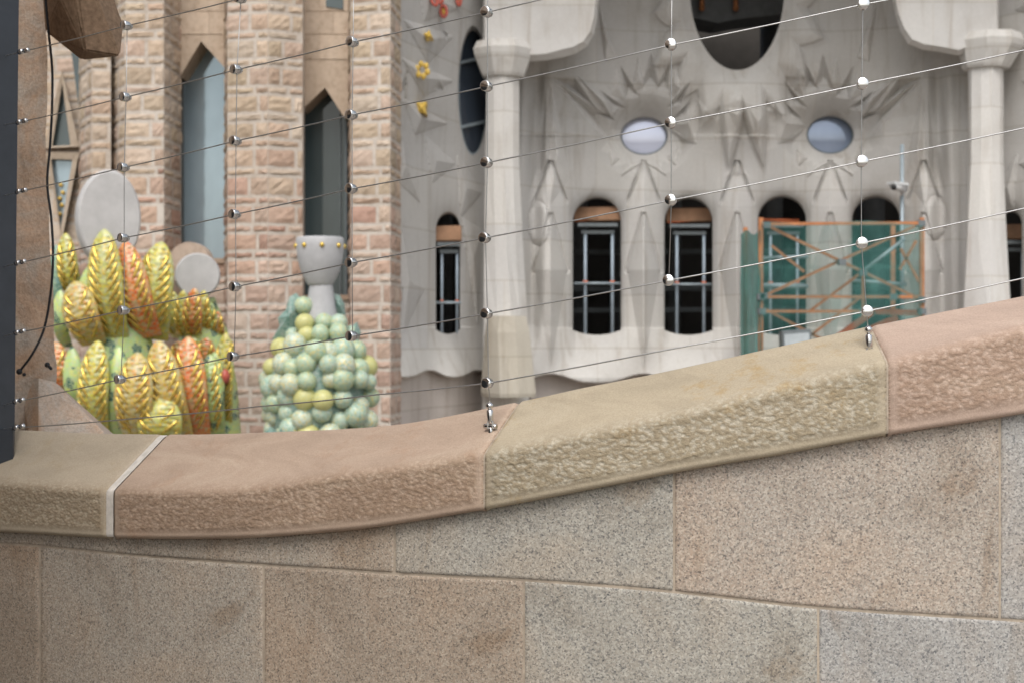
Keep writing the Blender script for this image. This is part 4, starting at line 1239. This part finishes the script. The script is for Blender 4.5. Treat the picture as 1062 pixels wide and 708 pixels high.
# platform
m = MB(); m.bar(P(790, 372, YS + 0.5), P(957, 372, YS + 0.5), 0.05, 1.0); obj('platform', m, M['board'], scaf)
def sheet(c0, c1, vt, vb2, n, amp, op, seed):
    rows, cr = [], []
    for j in range(n + 1):
        t = j / n; row, cc = [], []
        for i in range(n + 1):
            s = i / n
            p0 = P(c0[0], vt + (vb2 - vt) * t, c0[1]); p1 = P(c1[0], vt + (vb2 - vt) * t, c1[1])
            p = p0.lerp(p1, s)
            d = noise.fractal(Vector((s * 5 + seed, t * 2.2, seed)), 1, 2, 3) * amp
            p.y += d; p.z += 0.04 * math.sin(s * 9 + seed) * (1 if j == 0 else 0.3)
            row.append(p); q = op(s, t) if callable(op) else op; cc.append((q, q, q))
        rows.append(row); cr.append(cc)
    m = MB(); m.grid(rows, cr); return m
netting = thing('debris_netting', P(870, 370, YS - 0.12), 'green translucent debris netting draped over the orange scaffold', 'netting')
obj('front_sheet', sheet((789, YS - 0.14), (957, YS - 0.14), 231.5, 372, 40, 0.12, lambda s, t: 0.03 + 0.14 * (1 if s > 0.55 else 0) + 0.10 * (1 if abs((t * 3) % 1 - 0.5) > 0.47 else 0) , 2.0), M['net'], netting)
obj('side_sheet', sheet((768, YS + 1.0), (789, YS - 0.12), 241, 385, 24, 0.16, 0.62, 5.0), M['net'], netting)

fl = thing('floodlight', P(827, 366, YS - 0.5), 'grey box floodlight at the foot of the green netting', 'floodlight')
m = MB(); m.prism([(811, 343), (841, 341), (842, 360), (812, 362)], YS - 0.55, YS - 0.25); obj('housing', m, M['frame'], fl)
m = MB(); m.prism([(813.5, 347), (839, 345), (840, 357), (814, 359)], YS - 0.57, YS - 0.549); obj('lens', m, M['lamp_glass'], fl)
m = MB(); m.bar(P(814, 362, YS - 0.4), P(814, 380, YS - 0.4), 0.04, 0.04); m.bar(P(840, 360, YS - 0.4), P(840, 380, YS - 0.4), 0.04, 0.04); obj('bracket', m, M['frame'], fl)

cc = thing('security_camera', P(936, 236, 24.6), 'small white security camera on a thin grey pole', 'security camera')
m = MB(); m.tube([P(935.5, 150, 24.6), P(935.5, 400, 24.6)], 0.035, 8); obj('pole', m, M['grey_tube'], cc)
m = MB()
m.tube([P(925.5, 193, 24.35), P(926, 193, 24.35), P(938, 195, 24.5), P(938.5, 195, 24.5)], [0.03, 0.075, 0.085, 0.03], 12)
hsg = obj('housing', m, M['white_paint'], cc)
m = MB(); m.bar(P(923.5, 190, 24.36), P(939, 192, 24.48), 0.04, 0.2); obj('sunshade', m, M['white_paint'], cc)
m = MB(); m.sphere(P(927, 194.5, 24.28), 0.05); obj('lens', m, M['black'], cc)
m = MB(); m.tube([P(936, 197, 24.5), P(935, 203, 24.6)], 0.03, 8); obj('arm', m, M['white_paint'], cc)

# ------------------------------------------------------------ leaf pinnacles
def pod(parent, bot, tip, width, mat, Y, lean=0.25, ribs=True, thick=0.34, seed=0):
    """a tall rounded leaf from pixel bot to pixel tip; width in pixels"""
    B, T = P(*bot, Y + 0.30), P(*tip, Y + lean)
    ax = T - B; L = ax.length; a = ax.normalized()
    w = width * 0.60 / FPX * Y
    side = a.cross(Vector((0, 1, 0))).normalized(); side = side if side.x > 0 else -side
    fr = a.cross(side); fr = fr if fr.y < 0 else -fr
    def prof(t):
        if t < 0.5: return 0.70 + 0.30 * math.sin(t / 0.5 * math.pi / 2)
        s = (t - 0.5) / 0.5; return max(0.02, (1 - s**2.3)**0.64)
    nl, nc = 72, 24
    def surf(t, ang):
        r = prof(t) * w
        bend = fr * (math.sin(t * math.pi) * 0.10 * L + math.sin(min(t * 2, 1) * math.pi / 2) * 0.20)
        keel = 1.0 + 0.16 * math.exp(-((ang - math.pi / 2) / 0.22)**2)
        return B + a * (L * t) + bend + side * (math.cos(ang) * r) + fr * (math.sin(ang) * r * thick * 2 * 0.5 * keel)
    m = MB(); rows = []
    for i in range(nl + 1):
        t = i / nl; row = []
        for k in range(nc):
            ang = 2 * math.pi * k / nc
            p = surf(t, ang)
            if ribs and math.sin(ang) > 0.1 and 0.05 < t < 0.93:
                q_ = (abs(ang - math.pi / 2) - 0.14) / 0.90
                if 0 < q_ < 1.05 and 0.10 < t < 0.92:
                    ph_ = ((t - q_ * 0.30 * (0.55 / max(L, .3))**0.5 - 0.06 + (-0.02 if ang < math.pi / 2 else 0)) / (0.72 / max(3, int(L / 0.165)))) % 1.0
                    p -= fr * (0.040 * math.exp(-((ph_ - 0.30) / 0.13)**2) * math.sin(math.pi * min(max(q_, 0), 1))**0.6)
            row.append(p)
        rows.append(row)
    m.grid(rows, close=True); m.poly(rows[0]); m.poly(rows[-1])
    o = obj('leaf', m, mat, parent)
    if ribs:
        m = MB(); n = max(3, int(L / 0.165))
        for s in (-1, 1):
            for i in range(n):
                t0 = 0.06 + 0.72 * i / n + (0.02 if s > 0 else 0)
                pts, rr_ = [], []
                for k in range(6):
                    q_ = k / 5; ang = math.pi / 2 - s * (0.14 + 0.90 * q_); t = t0 + q_ * 0.30 * (0.55 / max(L, .3))**0.5
                    if t > 0.95: break
                    pts.append(surf(t, ang) - fr * 0.004); rr_.append(0.003 + 0.022 * math.sin(math.pi * min(max(q_, .05), .95)))
                if len(pts) > 3: m.tube(pts, rr_, 6)
        obj('gilded_rib', m, M['gold'], o)
    return o
def disc_finial(parent, u, v, ru, rv, Y, tilt, thick):
    m = MB(); n = 48; rows = []
    C = P(u, v, Y); a, b = ru / FPX * Y, rv / FPX * Y
    yaw = Matrix.Rotation(tilt, 3, 'Z')
    for (d, k) in ((-thick / 2, 0.001), (-thick / 2, 0.93), (-thick / 2 + 0.03, 0.985), (-thick / 2 + 0.07, 1.0), (thick / 2 - 0.05, 1.0), (thick / 2, 0.96), (thick / 2, 0.001)):
        rows.append([C + yaw @ Vector((a * k * math.cos(2 * math.pi * i / n), d, b * k * math.sin(2 * math.pi * i / n))) for i in range(n)])
    m.grid(rows, s=False, close=True)
    return obj('disc_finial', m, M['finial'], parent)

YP = 17.0
lp = thing('leaf_pinnacle', Vector((P(130, 0, YP).x, YP + 0.3, 0)), 'large pinnacle of gold, orange and green mosaic leaves under a grey stone disc', 'pinnacle', 'leaf pinnacles')
disc_finial(lp, 112, 227, 32, 50, YP + 0.15, 0.42, 0.34)
m = MB(); C0 = P(128, 470, YP + 0.4)
m.tube([Vector((C0.x, C0.y, 0)), C0, P(128, 400, YP + 0.4), P(126, 340, YP + 0.4), P(122, 290, YP + 0.4), P(114, 255, YP + 0.3)], [0.5, 0.50, 0.46, 0.34, 0.26, 0.16], 14)
obj('core', m, M['gr_green'], lp)
G, A_, O_, E_, K_ = M['gr_gold'], M['gr_amber'], M['gr_orange'], M['gr_green'], M['gr_teal']
for i, (bot, tip, w, mt, dy, rb) in enumerate([
        ((60, 335), (57, 258), 15, O_, 0.35, True), ((66, 345), (64, 254), 13, K_, 0.30, False), ((82, 315), (73, 242), 19, G, 0.22, True),
        ((104, 350), (100, 274), 24, E_, -0.05, False), ((122, 355), (113, 238), 31, G, -0.15, True), ((156, 350), (134, 251), 30, O_, -0.02, True),
        ((161, 352), (172, 251), 33, G, 0.10, True), ((98, 357), (83, 291), 31, A_, -0.28, True), ((70, 360), (68, 300), 14, E_, 0.15, False),
        ((73, 415), (62, 353), 26, O_, 0.05, True), ((88, 432), (80, 358), 18, E_, -0.1, False), ((102, 452), (107, 352), 28, G, -0.42, True), ((126, 455), (128, 358), 24, E_, -0.32, False),
        ((143, 455), (148, 364), 34, A_, -0.50, True), ((188, 455), (168, 352), 33, A_, -0.34, True), ((206, 452), (199, 348), 31, O_, -0.18, True), ((170, 462), (172, 408), 40, G, -0.46, True),
        ((225, 452), (221, 366), 22, E_, -0.02, True)]):
    pod(lp, bot, tip, w, mt, YP + dy, 0.25, rb, seed=i)
sp = thing('leaf_pinnacle', Vector((P(212, 0, YP + 1.3).x, YP + 1.6, 0)), 'smaller pinnacle of pale yellow and orange leaves half hidden behind the bigger one', 'pinnacle', 'leaf pinnacles')
Y2 = YP + 1.3
disc_finial(sp, 205, 286, 23, 23, Y2 + 0.1, 0.22, 0.30)
m = MB(); C0 = P(212, 470, Y2 + 0.3)
m.tube([Vector((C0.x, C0.y, 0)), C0, P(213, 400, Y2 + 0.3), P(211, 345, Y2 + 0.3), P(207, 310, Y2 + 0.25)], [0.5, 0.50, 0.42, 0.32, 0.2], 12)
obj('core', m, M['gr_green'], sp)
for i, (bot, tip, w, mt, dy) in enumerate([
        ((184, 350), (184, 299), 15, G, 0.0), ((194, 352), (194, 298), 15, G, -0.1), ((203, 352), (206, 296), 17, O_, -0.15), ((216, 352), (215, 298), 14, G, 0.0), ((231, 352), (229, 318), 11, O_, 0.1),
        ((224, 352), (222, 310), 11, E_, 0.05), ((217, 380), (219, 345), 18, O_, -0.25), ((190, 380), (190, 348), 18, O_, -0.2), ((233, 446), (238, 343), 20, G, -0.1), ((226, 446), (226, 362), 20, E_, -0.25), ((204, 380), (205, 345), 18, G, -0.25), ((240, 372), (244, 346), 10, G, 0.1)]):
    pod(sp, bot, tip, w, mt, Y2 + dy, 0.15, True, seed=50 + i)
m = MB(); m.sphere(P(233, 390, Y2 - 0.30), 0.075, 12, 8, (1, 1, 1), (0.9, 0.9, 1.3)); obj('berry', m, M['red'], sp)
m = MB(); m.prism([(196 + 22 * math.cos(2 * math.pi * k / 24), 274 + 23 * math.sin(2 * math.pi * k / 24)) for k in range(24)], Y2 + 0.6, Y2 + 0.9, (0.47, 0.37, 0.30)); tag(obj('back_stone', m, M['smoothblocks'], sp), 'brownish stone behind the round disc')

# ------------------------------------------------------------ grape pinnacle
YG = 16.8
gp = thing('grape_pinnacle', Vector((P(332, 0, YG).x, YG, 0)), 'pinnacle of pale green and yellow mosaic grapes topped by a grey chalice', 'pinnacle')
def rev(mb, prof, u, Y, n=32, c=(1, 1, 1)):
    rows = []
    for (v, ru) in prof:
        C = P(u, v, Y); r = ru / FPX * Y
        rows.append([C + Vector((r * math.cos(2 * math.pi * k / n), r * math.sin(2 * math.pi * k / n), 0)) for k in range(n)])
    mb.grid(rows, c, True, True)
m = MB(); rev(m, [(249, 0.1), (248, 20), (246.5, 23.5), (248, 24.5), (256, 24.6), (268, 23.5), (280, 20.5), (289, 16.5), (294, 14.0), (296, 12.5), (296.5, 0.1)], 332, YG)
cup = obj('chalice_cup', m, M['cupstone'], gp)
for ang in np.arange(0, 360, 45):
    m = MB()
    a = R(ang + 12); r = 24.7 / FPX * YG; C = P(332, 255.5, YG)
    m.sphere(C + Vector((r * math.cos(a), r * math.sin(a), 0)), 0.030, 10, 8, (1, 1, 1))
    obj('gold_stud', m, M['gold'], cup)
m = MB(); rev(m, [(295, 12), (298, 12.5), (306, 13.5), (318, 15), (332, 18), (360, 22), (400, 24)], 333, YG, 10)
obj('chalice_stem', m, M['cupstone'], gp)
m = MB(); C0 = P(332, 470, YG)
rev(m, [(328, 14), (345, 24), (362, 40), (385, 50), (420, 52), (455, 46), (475, 40)], 331, YG, 20); m.tube([Vector((C0.x, C0.y, 0)), C0], 0.45, 16)
obj('core', m, M['gp_leaf'], gp)
gm = {}
for k in ('gp_mint', 'gp_pale', 'gp_green', 'gp_yellow'):
    mb = MB(); mb.sphere((0, 0, 0), 1.0, 20, 14)
    o = obj('grape', mb, M[k], gp, origin=(0, 0, 0)); gm[k] = o.data; bpy.data.objects.remove(o)
def grape(u, v, r, mat, Y):
    o = link('grape', gm[mat], gp); o.location = P(u, v, Y) - gp.location
    s = r / FPX * YG; o.scale = (s * rnd.uniform(.96, 1.05), s, s * rnd.uniform(.96, 1.06)); o.rotation_euler = (rnd.uniform(0, 6), rnd.uniform(0, 6), rnd.uniform(0, 6))
# named clusters seen in the upper group
for (u, v, r, k, dy) in [(315, 317, 9.5, 'gp_green', -0.1), (316, 335, 9.5, 'gp_yellow', -0.25), (318, 347, 9, 'gp_yellow', -0.3), (304, 348, 8.5, 'gp_mint', -0.15), (332, 346, 9.5, 'gp_green', -0.32), (336, 334, 9, 'gp_green', -0.22),
                         (351, 335, 9.5, 'gp_mint', -0.2), (351, 345, 10, 'gp_green', -0.3), (364, 345, 8, 'gp_mint', -0.05), (309, 362, 10, 'gp_mint', -0.3)]:
    grape(u, v, r, k, YG + dy)
rows_ = [(361, 40, 7), (378, 49, 8), (397, 53, 9), (415, 52, 8), (432, 51, 8), (448, 48, 8)]
cnt_ = 0
for ri, (v, rad, n) in enumerate(rows_):
    for k in range(n):
        a = math.pi * (k + (0.5 if ri % 2 else 0.12)) / n + rnd.uniform(-0.12, 0.12)
        a = math.pi + a                                     # front half
        u = 331 + rad * math.cos(a); Y = YG + (rad / FPX * YG) * math.sin(a)
        kk = rnd.choices(['gp_mint', 'gp_pale', 'gp_green', 'gp_yellow'], [3.0, 5.0, 2.0, 0.8])[0]
        if ri == 3 and k in (3, 4): kk = 'gp_yellow'
        grape(u, v + rnd.uniform(-5, 5), rnd.uniform(9.0, 13.2), kk, Y + rnd.uniform(-0.06, 0.05)); cnt_ += 1
def leafblade(pts, Y):
    m = MB(); n = len(pts); C = P(sum(p[0] for p in pts) / n, sum(p[1] for p in pts) / n, Y - 0.10)
    f = [P(u, v, Y) for u, v in pts]; b = [p + Vector((0, 0.08, 0)) for p in f]
    for k in range(n):
        q_ = (k + 1) % n; m.poly([C, f[k], f[q_]]); m.poly([f[k], b[k], b[q_], f[q_]])
    m.poly(b[::-1]); obj('vine_leaf', m, M['gp_leaf'], gp)
leafblade([(282, 352), (290, 338), (288, 330), (296, 322), (300, 308), (307, 304), (313, 312), (310, 326), (307, 338), (300, 352)], YG - 0.1)
leafblade([(345, 304), (352, 306), (357, 316), (358, 330), (346, 330)], YG + 0.1)
leafblade([(362, 340), (370, 334), (374, 346), (370, 354), (362, 352)], YG - 0.05)
leafblade([(272, 452), (280, 442), (288, 448), (296, 440), (298, 454), (285, 462)], YG - 0.55)
